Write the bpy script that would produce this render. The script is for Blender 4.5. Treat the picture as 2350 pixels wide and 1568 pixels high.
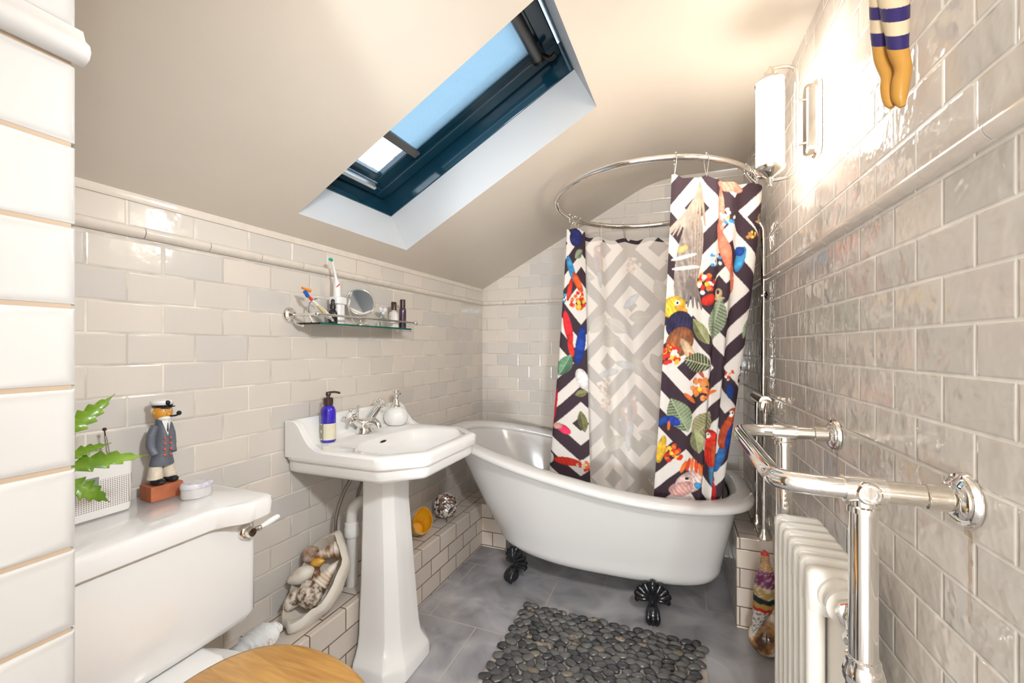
import bpy, bmesh, math, random
import numpy as np
from mathutils import Vector, Matrix

for o in list(bpy.data.objects):
    bpy.data.objects.remove(o)
SC = bpy.context.scene
COL = SC.collection
random.seed(7)
PI = math.pi

# ------------------------------------------------------------------ camera
CAM_H = 1.13
YAW = math.atan(373 / 975)
cd = bpy.data.cameras.new('camera')
cam = bpy.data.objects.new('camera', cd)
COL.objects.link(cam)
cam.location = (0, 0, CAM_H)
cam.rotation_euler = (PI / 2, 0, YAW)
cd.sensor_width = 36
cd.lens = 975 / 2350 * 36
cd.shift_y = 13 / 2350
cd.clip_start = 0.02
SC.camera = cam

# ------------------------------------------------------------------ world, door lamp and added fill lights
w = bpy.data.worlds.new('sky')
SC.world = w
w.use_nodes = True
nt = w.node_tree
for n in list(nt.nodes):
    nt.nodes.remove(n)
out = nt.nodes.new('ShaderNodeOutputWorld')
bg = nt.nodes.new('ShaderNodeBackground')
tc = nt.nodes.new('ShaderNodeTexCoord')
nz = nt.nodes.new('ShaderNodeTexNoise')
nz.inputs['Scale'].default_value = 3.0
nz.inputs['Detail'].default_value = 4
rp = nt.nodes.new('ShaderNodeValToRGB')
rp.color_ramp.elements[0].position = 0.35
rp.color_ramp.elements[0].color = (0.50, 0.74, 0.95, 1)
rp.color_ramp.elements[1].position = 0.7
rp.color_ramp.elements[1].color = (0.92, 0.96, 1.0, 1)
nt.links.new(tc.outputs['Generated'], nz.inputs['Vector'])
nt.links.new(nz.outputs['Fac'], rp.inputs['Fac'])
nt.links.new(rp.outputs['Color'], bg.inputs['Color'])
bg.inputs['Strength'].default_value = 1.35
nt.links.new(bg.outputs['Background'], out.inputs['Surface'])

def lamp(name, loc, power, color, radius):
    l = bpy.data.lights.new(name, 'POINT')
    l.energy = power
    l.color = color
    l.shadow_soft_size = radius
    o = bpy.data.objects.new(name, l)
    COL.objects.link(o)
    o.location = loc
    return o

LAMP_WHITE = (0.895, 0.965, 1.015)
lamp('door_lamp_light', (0.24, -0.18, 1.66), 4.0, LAMP_WHITE, 0.05)
spot = lamp('fill_spot_light', (0.30, 0.22, 1.66), 30.0, LAMP_WHITE, 0.06)  # added fill spot out of view, evens the light across the room
sl = bpy.data.lights.new('fill_spot_light', 'SPOT')
sl.energy = 30.0; sl.color = LAMP_WHITE; sl.shadow_soft_size = 0.06
sl.spot_size = math.radians(94); sl.spot_blend = 0.7
spot.data = sl
spot.rotation_euler = (Vector((-1.15, 1.45, 0.72)) - spot.location).to_track_quat('-Z', 'Y').to_euler()
lamp('rear_fill_light', (0.05, -2.0, 0.78), 96.0, LAMP_WHITE, 0.16)  # added soft fill far behind the camera, no fixture there

SC.view_settings.view_transform = 'Standard'
SC.view_settings.look = 'None'
SC.view_settings.exposure = 1.20
SC.view_settings.gamma = 1.0
SC.view_settings.use_curve_mapping = False

# ------------------------------------------------------------------ materials
def newmat(name):
    m = bpy.data.materials.new(name)
    m.use_nodes = True
    b = m.node_tree.nodes['Principled BSDF']
    return m, m.node_tree, b

def S(b, **k):
    names = dict(col='Base Color', rough='Roughness', metal='Metallic', coat='Coat Weight', coatr='Coat Roughness',
                 trans='Transmission Weight', ior='IOR', em='Emission Color', ems='Emission Strength', alpha='Alpha',
                 spec='Specular IOR Level', sss='Subsurface Weight')
    for a, v in k.items():
        if a in ('col', 'em') and len(v) == 3:
            v = (*v, 1)
        b.inputs[names[a]].default_value = v

def plain(name, col, rough=0.5, noise=0.0, nscale=30, bump=0.0, bscale=60, **k):
    m, t, b = newmat(name)
    S(b, col=col, rough=rough, **k)
    if noise:
        tc = t.nodes.new('ShaderNodeTexCoord')
        n = t.nodes.new('ShaderNodeTexNoise'); n.inputs['Scale'].default_value = nscale; n.inputs['Detail'].default_value = 5
        r = t.nodes.new('ShaderNodeValToRGB')
        r.color_ramp.elements[0].position = 0.3; r.color_ramp.elements[1].position = 0.7
        r.color_ramp.elements[0].color = (*[c * (1 - noise) for c in col], 1)
        r.color_ramp.elements[1].color = (*[min(1, c * (1 + noise)) for c in col], 1)
        t.links.new(tc.outputs['Object'], n.inputs['Vector'])
        t.links.new(n.outputs['Fac'], r.inputs['Fac'])
        t.links.new(r.outputs['Color'], b.inputs['Base Color'])
    if bump:
        tc = t.nodes.new('ShaderNodeTexCoord')
        n = t.nodes.new('ShaderNodeTexNoise'); n.inputs['Scale'].default_value = bscale; n.inputs['Detail'].default_value = 4
        bp = t.nodes.new('ShaderNodeBump'); bp.inputs['Strength'].default_value = bump; bp.inputs['Distance'].default_value = 0.004
        t.links.new(tc.outputs['Object'], n.inputs['Vector'])
        t.links.new(n.outputs['Fac'], bp.inputs['Height'])
        t.links.new(bp.outputs['Normal'], b.inputs['Normal'])
    return m

def ramp2(name, stops, scale=20, detail=6, rough=0.5, bump=0.0, kind='noise', dist=0.002, **k):
    m, t, b = newmat(name)
    S(b, rough=rough, **k)
    tc = t.nodes.new('ShaderNodeTexCoord')
    if kind == 'noise':
        n = t.nodes.new('ShaderNodeTexNoise'); n.inputs['Detail'].default_value = detail
        o = n.outputs['Fac']
    elif kind == 'voronoi':
        n = t.nodes.new('ShaderNodeTexVoronoi'); o = n.outputs['Distance']
    else:
        n = t.nodes.new('ShaderNodeTexWave'); n.inputs['Distortion'].default_value = 3; o = n.outputs['Fac']
        n.bands_direction = 'DIAGONAL'
    n.inputs['Scale'].default_value = scale
    r = t.nodes.new('ShaderNodeValToRGB')
    e = r.color_ramp.elements
    while len(e) < len(stops):
        e.new(0.5)
    for i, (p, c) in enumerate(stops):
        e[i].position = p; e[i].color = (*c, 1)
    t.links.new(tc.outputs['Object'], n.inputs['Vector'])
    t.links.new(o, r.inputs['Fac'])
    t.links.new(r.outputs['Color'], b.inputs['Base Color'])
    if bump:
        bp = t.nodes.new('ShaderNodeBump'); bp.inputs['Strength'].default_value = bump; bp.inputs['Distance'].default_value = dist
        t.links.new(o, bp.inputs['Height']); t.links.new(bp.outputs['Normal'], b.inputs['Normal'])
    return m

def mth(t, op, a=None, b=None, c=None):
    n = t.nodes.new('ShaderNodeMath'); n.operation = op
    for i, v in enumerate((a, b, c)):
        if v is None: continue
        if isinstance(v, (int, float)): n.inputs[i].default_value = v
        else: t.links.new(v, n.inputs[i])
    return n.outputs[0]

def tile_mat(name, wlen, uoff, c1, c2, grout, rough=0.07, wavy=0.35, stain=0.0, row=0.077, zoff=0.009, split=True, mortar=0.0022):
    """glazed metro tiles laid in running bond; u runs along the wall and v up it"""
    m, t, b = newmat(name)
    L = t.links
    g = t.nodes.new('ShaderNodeNewGeometry')
    sp = t.nodes.new('ShaderNodeSeparateXYZ'); L.new(g.outputs['Position'], sp.inputs[0])
    sn = t.nodes.new('ShaderNodeSeparateXYZ'); L.new(g.outputs['True Normal'], sn.inputs[0])
    ax = mth(t, 'GREATER_THAN', mth(t, 'ABSOLUTE', sn.outputs[0]), 0.7)
    az = mth(t, 'GREATER_THAN', mth(t, 'ABSOLUTE', sn.outputs[2]), 0.7)
    X, Y, Zc = sp.outputs
    # u = y on faces looking along x and on tops, otherwise x
    sel = mth(t, 'MAXIMUM', ax, az)
    u = mth(t, 'ADD', mth(t, 'MULTIPLY', Y, sel), mth(t, 'MULTIPLY', X, mth(t, 'SUBTRACT', 1.0, sel)))
    u = mth(t, 'SUBTRACT', u, uoff)
    if split:
        zz = mth(t, 'SUBTRACT', Zc, mth(t, 'MULTIPLY', mth(t, 'GREATER_THAN', Zc, 1.41), 0.033))
    else:
        zz = Zc
    v = mth(t, 'ADD', mth(t, 'MULTIPLY', X, az), mth(t, 'MULTIPLY', zz, mth(t, 'SUBTRACT', 1.0, az)))
    v = mth(t, 'SUBTRACT', v, zoff)
    cv = t.nodes.new('ShaderNodeCombineXYZ'); L.new(u, cv.inputs[0]); L.new(v, cv.inputs[1])
    br = t.nodes.new('ShaderNodeTexBrick')
    br.offset = 0.5; br.squash = 1.0
    I = br.inputs
    I['Scale'].default_value = 1.0; I['Brick Width'].default_value = wlen; I['Row Height'].default_value = row
    I['Mortar Size'].default_value = mortar; I['Mortar Smooth'].default_value = 0.15; I['Bias'].default_value = -0.1
    I['Color1'].default_value = (*c1, 1); I['Color2'].default_value = (*c2, 1)
    L.new(cv.outputs[0], I['Vector'])
    n = t.nodes.new('ShaderNodeTexNoise'); n.inputs['Scale'].default_value = 9; n.inputs['Detail'].default_value = 3
    L.new(g.outputs['Position'], n.inputs['Vector'])
    mx = t.nodes.new('ShaderNodeMix'); mx.data_type = 'RGBA'
    gr = t.nodes.new('ShaderNodeValToRGB')
    gr.color_ramp.elements[0].position = 0.4; gr.color_ramp.elements[0].color = (*[x * (1 - stain) for x in grout], 1)
    gr.color_ramp.elements[1].position = 0.62; gr.color_ramp.elements[1].color = (*grout, 1)
    L.new(n.outputs['Fac'], gr.inputs['Fac'])
    L.new(gr.outputs['Color'], I['Mortar'])
    L.new(br.outputs['Color'], b.inputs['Base Color'])
    rr = mth(t, 'ADD', mth(t, 'MULTIPLY', br.outputs['Fac'], 0.6), rough)
    L.new(rr, b.inputs['Roughness'])
    # bump: mortar set back, glaze wavy, pillowed edges
    br2 = t.nodes.new('ShaderNodeTexBrick'); br2.offset = 0.5
    for k in ('Scale', 'Brick Width', 'Row Height'):
        br2.inputs[k].default_value = I[k].default_value
    br2.inputs['Mortar Size'].default_value = 0.006; br2.inputs['Mortar Smooth'].default_value = 1.0
    L.new(cv.outputs[0], br2.inputs['Vector'])
    n2 = t.nodes.new('ShaderNodeTexNoise'); n2.inputs['Scale'].default_value = 22; n2.inputs['Detail'].default_value = 2
    L.new(g.outputs['Position'], n2.inputs['Vector'])
    h = mth(t, 'SUBTRACT', mth(t, 'MULTIPLY', n2.outputs['Fac'], wavy * 4), br2.outputs['Fac'])
    bp = t.nodes.new('ShaderNodeBump'); bp.inputs['Strength'].default_value = 0.55; bp.inputs['Distance'].default_value = 0.0022
    L.new(h, bp.inputs['Height']); L.new(bp.outputs['Normal'], b.inputs['Normal'])
    S(b, spec=0.5)
    return m

def add_stains(m, spots):
    """rusty drips below the rail flanges"""
    t = m.node_tree; L = t.links; b = t.nodes['Principled BSDF']
    src = b.inputs['Base Color'].links[0].from_socket
    g = t.nodes.new('ShaderNodeNewGeometry'); sp = t.nodes.new('ShaderNodeSeparateXYZ'); L.new(g.outputs['Position'], sp.inputs[0])
    n = t.nodes.new('ShaderNodeTexNoise'); n.inputs['Scale'].default_value = 60; L.new(g.outputs['Position'], n.inputs['Vector'])
    for (y0, w_, z0, z1) in spots:
        d = mth(t, 'ADD', mth(t, 'SUBTRACT', sp.outputs[1], y0), mth(t, 'MULTIPLY', mth(t, 'SUBTRACT', n.outputs['Fac'], 0.5), w_ * 2.5))
        k = mth(t, 'LESS_THAN', mth(t, 'ABSOLUTE', d), w_)
        k = mth(t, 'MULTIPLY', k, mth(t, 'MULTIPLY', mth(t, 'GREATER_THAN', sp.outputs[2], z0), mth(t, 'LESS_THAN', sp.outputs[2], z1)))
        k = mth(t, 'MULTIPLY', k, mth(t, 'MULTIPLY', n.outputs['Fac'], 0.8))
        mx = t.nodes.new('ShaderNodeMix'); mx.data_type = 'RGBA'
        L.new(k, mx.inputs[0]); L.new(src, mx.inputs[6]); mx.inputs[7].default_value = (0.36, 0.19, 0.06, 1)
        src = mx.outputs[2]
    L.new(src, b.inputs['Base Color'])

CREAM = (0.70, 0.625, 0.55)
GREY = (0.585, 0.55, 0.51)
M = {}
M['tile_left'] = tile_mat('tile_left', 0.1545, 0.095, CREAM, GREY, (0.80, 0.72, 0.62), wavy=0.18, stain=0.35)
M['tile_right'] = tile_mat('tile_right', 0.1465, 0.1297, (0.70, 0.63, 0.56), (0.56, 0.53, 0.485), (0.82, 0.77, 0.70), wavy=0.8, stain=0.12, mortar=0.0028)
add_stains(M['tile_right'], [(0.800, 0.004, 0.735, 0.868), (0.806, 0.008, 0.858, 0.874), (1.283, 0.006, 0.740, 0.868)])
M['tile_back'] = tile_mat('tile_back', 0.147, -1.077, CREAM, GREY, (0.76, 0.67, 0.57), wavy=0.2, stain=0.3)
M['tile_ledge'] = tile_mat('tile_ledge', 0.150, 0.02, (0.68, 0.585, 0.50), (0.58, 0.51, 0.45), (0.20, 0.13, 0.08), wavy=0.3, stain=0.5, split=False, zoff=0.011)
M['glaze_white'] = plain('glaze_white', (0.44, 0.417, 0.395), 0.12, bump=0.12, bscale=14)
M['glaze_cream'] = plain('glaze_cream', (0.70, 0.625, 0.545), 0.08, noise=0.05, bump=0.15, bscale=18)
M['grout'] = plain('grout', (0.34, 0.25, 0.17), 0.8)
M['paint'] = plain('paint', (0.70, 0.625, 0.535), 0.6, noise=0.02, nscale=4, bump=0.06, bscale=25)
M['white_paint'] = plain('white_paint', (0.64, 0.635, 0.63), 0.5, bump=0.04, bscale=30)
M['ceramic'] = plain('ceramic', (0.86, 0.84, 0.82), 0.06, coat=0.4)
M['enamel'] = plain('enamel', (0.665, 0.637, 0.61), 0.1, coat=0.3)
M['rad'] = plain('radiator_enamel', (0.80, 0.765, 0.70), 0.25)
M['chrome'] = plain('chrome', (0.86, 0.84, 0.81), 0.05, metal=1.0)
M['nickel'] = plain('nickel', (0.80, 0.755, 0.68), 0.12, metal=1.0)
M['iron'] = plain('black_iron', (0.010, 0.010, 0.012), 0.22, spec=0.6)
M['black'] = plain('black_plastic', (0.012, 0.009, 0.009), 0.35)
M['frame'] = plain('window_lacquer', (0.007, 0.042, 0.070), 0.12, spec=0.9)  # dark lacquer, with the blue of the reflected sky mixed into its colour
M['alu'] = plain('aluminium', (0.16, 0.15, 0.14), 0.35, metal=0.6)
M['silver'] = plain('silver_bar', (0.7, 0.7, 0.7), 0.3, metal=0.8)
M['pvc'] = plain('white_pvc', (0.74, 0.70, 0.655), 0.35, noise=0.04)
M['white_plastic'] = plain('white_plastic', (0.82, 0.80, 0.78), 0.3)
M['cap_brown'] = plain('brown_cap', (0.05, 0.022, 0.016), 0.3)
M['amber'] = plain('dark_glass', (0.018, 0.010, 0.014), 0.06, coat=0.5)
M['cobalt'] = plain('cobalt_glass', (0.03, 0.012, 0.42), 0.05, coat=0.6, noise=0.5, nscale=25)
M['terracotta'] = plain('terracotta', (0.44, 0.13, 0.055), 0.6, noise=0.15, nscale=40)
M['hose'] = plain('braided_hose', (0.30, 0.27, 0.24), 0.3, metal=0.9, bump=0.5, bscale=400)
M['orange'] = plain('orange_plastic', (0.85, 0.28, 0.03), 0.35)
M['blue'] = plain('blue_plastic', (0.01, 0.12, 0.5), 0.3)
M['yellowish'] = plain('ivory_grip', (0.66, 0.52, 0.24), 0.35)
M['red'] = plain('red_print', (0.65, 0.05, 0.02), 0.4)
M['teal'] = plain('teal_bristle', (0.0, 0.36, 0.30), 0.6)
M['label'] = plain('paper_label', (0.72, 0.66, 0.50), 0.6, noise=0.05)
M['mirror'] = plain('mirror', (0.92, 0.92, 0.92), 0.01, metal=1.0)
M['backing'] = plain('rubber_backing', (0.50, 0.43, 0.37), 0.6)

def glass_mat(name, col, rough=0.0):
    m, t, b = newmat(name)
    S(b, col=col, rough=rough, trans=1.0, ior=1.45)
    return m
M['glass'] = glass_mat('clear_glass', (0.95, 0.98, 0.97))
M['glass_green'] = glass_mat('shelf_glass', (0.80, 0.95, 0.90))
M['edge_green'] = plain('glass_edge', (0.0, 0.10, 0.07), 0.1)

def pane_mat():
    m, t, b = newmat('rain_pane')
    L = t.links
    n = t.nodes.new('ShaderNodeTexVoronoi'); n.inputs['Scale'].default_value = 55
    tc = t.nodes.new('ShaderNodeTexCoord'); L.new(tc.outputs['Object'], n.inputs['Vector'])
    bp = t.nodes.new('ShaderNodeBump'); bp.inputs['Strength'].default_value = 0.6; bp.inputs['Distance'].default_value = 0.004
    L.new(n.outputs['Distance'], bp.inputs['Height']); L.new(bp.outputs['Normal'], b.inputs['Normal'])
    S(b, col=(0.95, 0.98, 1.0), rough=0.03, trans=1.0, ior=1.2)
    return m
M['pane'] = pane_mat()

def blind_mat():
    m, t, b = newmat('blue_blind')
    L = t.links
    out = t.nodes['Material Output']
    tr = t.nodes.new('ShaderNodeBsdfTranslucent'); tp = t.nodes.new('ShaderNodeBsdfTransparent'); mx = t.nodes.new('ShaderNodeMixShader')
    n = t.nodes.new('ShaderNodeTexNoise'); n.inputs['Scale'].default_value = 230; n.inputs['Detail'].default_value = 2
    tc = t.nodes.new('ShaderNodeTexCoord'); L.new(tc.outputs['Object'], n.inputs['Vector'])
    r = t.nodes.new('ShaderNodeValToRGB'); r.color_ramp.elements[0].position = 0.24; r.color_ramp.elements[0].color = (0.34, 0.42, 0.46, 1)
    r.color_ramp.elements[1].position = 0.38; r.color_ramp.elements[1].color = (0.52, 0.60, 0.64, 1)
    L.new(n.outputs['Fac'], r.inputs['Fac']); L.new(r.outputs['Color'], tr.inputs['Color'])
    tp.inputs['Color'].default_value = (0.60, 0.68, 0.73, 1)
    mx.inputs[0].default_value = 0.25
    L.new(tr.outputs[0], mx.inputs[1]); L.new(tp.outputs[0], mx.inputs[2]); L.new(mx.outputs[0], out.inputs['Surface'])
    return m
M['blind'] = blind_mat()

def lit_glass():
    m, t, b = newmat('opal_lit_glass')
    S(b, col=(0.9, 0.88, 0.85), rough=0.3, em=(1.0, 0.91, 0.80), ems=21.0)
    return m
M['opal'] = lit_glass()

def slate_mat():
    m, t, b = newmat('slate_floor')
    L = t.links
    g = t.nodes.new('ShaderNodeNewGeometry')
    mp = t.nodes.new('ShaderNodeMapping'); mp.inputs['Location'].default_value = (0.966 - 0.2195 * 0, -1.547, 0)
    L.new(g.outputs['Position'], mp.inputs['Vector'])
    br = t.nodes.new('ShaderNodeTexBrick'); br.offset = 0.5
    I = br.inputs
    I['Scale'].default_value = 1; I['Brick Width'].default_value = 0.4385; I['Row Height'].default_value = 0.454
    I['Mortar Size'].default_value = 0.0022; I['Mortar Smooth'].default_value = 0.1
    I['Mortar'].default_value = (0.52, 0.44, 0.37, 1)
    # row 0 is the row whose joints lie at x = -0.966, so shift by half a tile (even rows are offset)
    mp.inputs['Location'].default_value = (0.966 + 0.2193, -1.547, 0)
    L.new(mp.outputs[0], I['Vector'])
    n = t.nodes.new('ShaderNodeTexNoise'); n.inputs['Scale'].default_value = 5; n.inputs['Detail'].default_value = 9; n.inputs['Distortion'].default_value = 1.2
    L.new(g.outputs['Position'], n.inputs['Vector'])
    r = t.nodes.new('ShaderNodeValToRGB')
    r.color_ramp.elements[0].position = 0.3; r.color_ramp.elements[0].color = (0.23, 0.222, 0.232, 1)
    r.color_ramp.elements[1].position = 0.75; r.color_ramp.elements[1].color = (0.52, 0.505, 0.515, 1)
    L.new(n.outputs['Fac'], r.inputs['Fac'])
    L.new(r.outputs['Color'], I['Color1']); L.new(r.outputs['Color'], I['Color2'])
    L.new(br.outputs['Color'], b.inputs['Base Color'])
    n2 = t.nodes.new('ShaderNodeTexNoise'); n2.inputs['Scale'].default_value = 14; n2.inputs['Detail'].default_value = 8
    L.new(g.outputs['Position'], n2.inputs['Vector'])
    h = mth(t, 'SUBTRACT', n2.outputs['Fac'], mth(t, 'MULTIPLY', br.outputs['Fac'], 0.6))
    bp = t.nodes.new('ShaderNodeBump'); bp.inputs['Strength'].default_value = 0.35; bp.inputs['Distance'].default_value = 0.004
    L.new(h, bp.inputs['Height']); L.new(bp.outputs['Normal'], b.inputs['Normal'])
    S(b, rough=0.30)
    return m
M['slate'] = slate_mat()

def oak_mat():
    m, t, b = newmat('honey_oak')
    L = t.links
    g = t.nodes.new('ShaderNodeNewGeometry')
    sp = t.nodes.new('ShaderNodeSeparateXYZ'); L.new(g.outputs['Position'], sp.inputs[0])
    board = mth(t, 'FLOOR', mth(t, 'DIVIDE', mth(t, 'ADD', sp.outputs[1], mth(t, 'MULTIPLY', sp.outputs[0], 0.18)), 0.074))
    mp = t.nodes.new('ShaderNodeMapping'); mp.inputs['Scale'].default_value = (5, 48, 8)
    mp.inputs['Rotation'].default_value = (0, 0, math.radians(-10))
    L.new(g.outputs['Position'], mp.inputs['Vector'])
    n = t.nodes.new('ShaderNodeTexNoise'); n.noise_dimensions = '4D'
    n.inputs['Scale'].default_value = 2.2; n.inputs['Detail'].default_value = 6; n.inputs['Distortion'].default_value = 0.5
    L.new(mp.outputs[0], n.inputs['Vector']); L.new(board, n.inputs['W'])
    wn = t.nodes.new('ShaderNodeTexWhiteNoise'); wn.noise_dimensions = '1D'; L.new(board, wn.inputs['W'])
    f = mth(t, 'ADD', mth(t, 'MULTIPLY', n.outputs['Fac'], 0.75), mth(t, 'MULTIPLY', wn.outputs['Value'], 0.3))
    r = t.nodes.new('ShaderNodeValToRGB')
    r.color_ramp.elements[0].position = 0.25; r.color_ramp.elements[0].color = (0.34, 0.14, 0.025, 1)
    r.color_ramp.elements[1].position = 0.8; r.color_ramp.elements[1].color = (0.66, 0.36, 0.09, 1)
    L.new(f, r.inputs['Fac']); L.new(r.outputs['Color'], b.inputs['Base Color'])
    S(b, rough=0.28, coat=0.3)
    return m
M['oak'] = oak_mat()

def perforated():
    m, t, b = newmat('perforated_plastic')
    L = t.links
    g = t.nodes.new('ShaderNodeNewGeometry')
    sp = t.nodes.new('ShaderNodeSeparateXYZ'); L.new(g.outputs['Position'], sp.inputs[0])
    P = 0.0042
    def cell(v): return mth(t, 'SUBTRACT', mth(t, 'FRACT', mth(t, 'DIVIDE', v, P)), 0.5)
    a = cell(mth(t, 'ADD', sp.outputs[1], mth(t, 'MULTIPLY', sp.outputs[0], 1.0))); c = cell(sp.outputs[2])
    d = mth(t, 'SQRT', mth(t, 'ADD', mth(t, 'MULTIPLY', a, a), mth(t, 'MULTIPLY', c, c)))
    hole = mth(t, 'LESS_THAN', d, 0.30)
    zr = mth(t, 'MULTIPLY', mth(t, 'GREATER_THAN', sp.outputs[2], 0.772), mth(t, 'LESS_THAN', sp.outputs[2], 0.838))
    hole = mth(t, 'MULTIPLY', hole, zr)
    mx = t.nodes.new('ShaderNodeMix'); mx.data_type = 'RGBA'
    mx.inputs[6].default_value = (0.80, 0.77, 0.74, 1); mx.inputs[7].default_value = (0.26, 0.20, 0.17, 1)
    L.new(hole, mx.inputs[0]); L.new(mx.outputs[2], b.inputs['Base Color'])
    S(b, rough=0.4)
    return m
M['perf'] = perforated()

def attr_mat(name, rough=0.75, trans=0.0):
    m, t, b = newmat(name)
    L = t.links
    a = t.nodes.new('ShaderNodeAttribute'); a.attribute_name = 'Col'
    L.new(a.outputs['Color'], b.inputs['Base Color'])
    S(b, rough=rough, spec=0.25)
    return m
M['print'] = attr_mat('printed_polyester', 0.7)
M['painted'] = attr_mat('hand_painted', 0.3)

M['shell_white'] = ramp2('shell_white', [(0.3, (0.50, 0.38, 0.27)), (0.45, (0.70, 0.62, 0.53)), (0.7, (0.80, 0.76, 0.70))], 14, rough=0.5, bump=0.25)
M['shell_pale'] = ramp2('shell_pale', [(0.28, (0.42, 0.30, 0.19)), (0.40, (0.70, 0.62, 0.52)), (0.7, (0.80, 0.75, 0.68))], 9, rough=0.5, bump=0.25)
M['shell_rib'] = ramp2('shell_ribbed', [(0.25, (0.28, 0.14, 0.07)), (0.5, (0.62, 0.48, 0.36)), (0.8, (0.78, 0.72, 0.65))], 30, rough=0.5, bump=0.6, kind='voronoi')
M['shell_mottle'] = ramp2('shell_mottled', [(0.38, (0.13, 0.07, 0.04)), (0.5, (0.60, 0.50, 0.40)), (0.65, (0.76, 0.71, 0.65))], 55, rough=0.5, bump=0.5)
M['shell_brown'] = ramp2('shell_brown', [(0.35, (0.15, 0.09, 0.07)), (0.5, (0.40, 0.26, 0.17)), (0.7, (0.55, 0.48, 0.45))], 40, rough=0.4, bump=0.4)
M['shell_dark'] = ramp2('shell_dark', [(0.35, (0.03, 0.025, 0.03)), (0.55, (0.25, 0.12, 0.06)), (0.7, (0.6, 0.45, 0.25))], 45, rough=0.35)
M['shell_gold'] = ramp2('shell_gold', [(0.40, (0.62, 0.30, 0.03)), (0.56, (0.74, 0.44, 0.09)), (0.68, (0.82, 0.72, 0.56))], 11, detail=3, rough=0.25)
M['shell_goldin'] = plain('shell_gold_inside', (0.80, 0.40, 0.02), 0.25, noise=0.12, nscale=20)
M['coral'] = ramp2('coral_white', [(0.32, (0.52, 0.38, 0.26)), (0.42, (0.80, 0.78, 0.76)), (0.7, (0.84, 0.83, 0.82))], 30, rough=0.6, bump=0.3)
M['stone'] = None

# ------------------------------------------------------------------ mesh helpers
def off_of(parent):
    v = Vector((0, 0, 0))
    while parent is not None:
        v += parent.location
        parent = parent.parent
    return v

def obj(name, bm, mats, parent=None, smooth=True, angle=38, bevel=None, origin=None):
    """link a bmesh given in world coordinates as one object (a child when parent is given)"""
    bmesh.ops.recalc_face_normals(bm, faces=bm.faces[:])
    me = bpy.data.meshes.new(name)
    base = off_of(parent)
    if parent is None:
        if origin is None:
            xs = [v.co for v in bm.verts]
            origin = Vector(((min(c.x for c in xs) + max(c.x for c in xs)) / 2, (min(c.y for c in xs) + max(c.y for c in xs)) / 2, min(c.z for c in xs)))
        loc = Vector(origin); shift = loc
    else:
        loc = Vector((0, 0, 0)); shift = base
    for v in bm.verts:
        v.co -= shift
    bm.to_mesh(me); bm.free()
    if not isinstance(mats, (list, tuple)):
        mats = [mats]
    for m in mats:
        me.materials.append(m)
    if smooth and len(me.polygons):
        me.polygons.foreach_set('use_smooth', [True] * len(me.polygons))
        me.set_sharp_from_angle(angle=math.radians(angle))
    o = bpy.data.objects.new(name, me)
    COL.objects.link(o)
    o.location = loc
    o.parent = parent
    if bevel:
        b = o.modifiers.new('bevel', 'BEVEL'); b.width = bevel; b.segments = 3; b.limit_method = 'ANGLE'; b.angle_limit = math.radians(40)
        b.harden_normals = False
    return o

def thing(name, label, cat, loc, group=None):
    o = bpy.data.objects.new(name, None)
    COL.objects.link(o)
    o.location = loc
    o.empty_display_size = 0.05
    return tag(o, label, cat, group)

def tag(o, label, cat, group=None):
    o['label'] = label; o['category'] = cat
    if group: o['group'] = group
    return o

def struct(o, label=None):
    o['kind'] = 'structure'
    if label: o['label'] = label
    return o

def B(): return bmesh.new()

def box(bm, lo, hi, mi=0, R=None):
    lo = Vector(lo); hi = Vector(hi)
    vs = []
    for z in (lo.z, hi.z):
        for x, y in ((lo.x, lo.y), (hi.x, lo.y), (hi.x, hi.y), (lo.x, hi.y)):
            p = Vector((x, y, z))
            vs.append(bm.verts.new(R @ p if R else p))
    for f in ((3, 2, 1, 0), (4, 5, 6, 7), (0, 1, 5, 4), (1, 2, 6, 5), (2, 3, 7, 6), (3, 0, 4, 7)):
        fc = bm.faces.new([vs[i] for i in f]); fc.material_index = mi
    return vs

def loft(bm, rings, closed=True, caps=(True, True), mi=0):
    """rings: lists of points with equal count"""
    vr = [[bm.verts.new(p) for p in r] for r in rings]
    n = len(vr[0])
    for a, b in zip(vr[:-1], vr[1:]):
        for i in range(n if closed else n - 1):
            j = (i + 1) % n
            f = bm.faces.new((a[i], a[j], b[j], b[i])); f.material_index = mi
    if caps[0]: bm.faces.new(vr[0][::-1]).material_index = mi
    if caps[1]: bm.faces.new(vr[-1]).material_index = mi
    return vr

def frame_of(d):
    d = Vector(d).normalized()
    a = Vector((0, 0, 1)) if abs(d.z) < 0.9 else Vector((1, 0, 0))
    x = d.cross(a).normalized()
    y = d.cross(x).normalized()
    return x, y, d

def lathe(bm, base, axis, prof, seg=32, caps=(True, True), mi=0):
    """prof: (radius, height along the axis)"""
    x, y, d = frame_of(axis)
    base = Vector(base)
    rings = []
    for r, h in prof:
        r = max(r, 1e-4)
        rings.append([base + d * h + (x * math.cos(2 * PI * i / seg) + y * math.sin(2 * PI * i / seg)) * r for i in range(seg)])
    return loft(bm, rings, True, caps, mi)

def smooth_path(pts, n=8, closed=False):
    pts = [Vector(p) for p in pts]
    out = []
    m = len(pts)
    rng = range(m if closed else m - 1)
    for i in rng:
        if closed:
            p0, p1, p2, p3 = pts[(i - 1) % m], pts[i], pts[(i + 1) % m], pts[(i + 2) % m]
        else:
            p1, p2 = pts[i], pts[i + 1]
            p0 = pts[i - 1] if i else p1 * 2 - p2
            p3 = pts[i + 2] if i + 2 < m else p2 * 2 - p1
        for k in range(n):
            t = k / n
            out.append(0.5 * ((2 * p1) + (p2 - p0) * t + (2 * p0 - 5 * p1 + 4 * p2 - p3) * t * t + (3 * p1 - p0 - 3 * p2 + p3) * t ** 3))
    if not closed:
        out.append(pts[-1])
    return out

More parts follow.
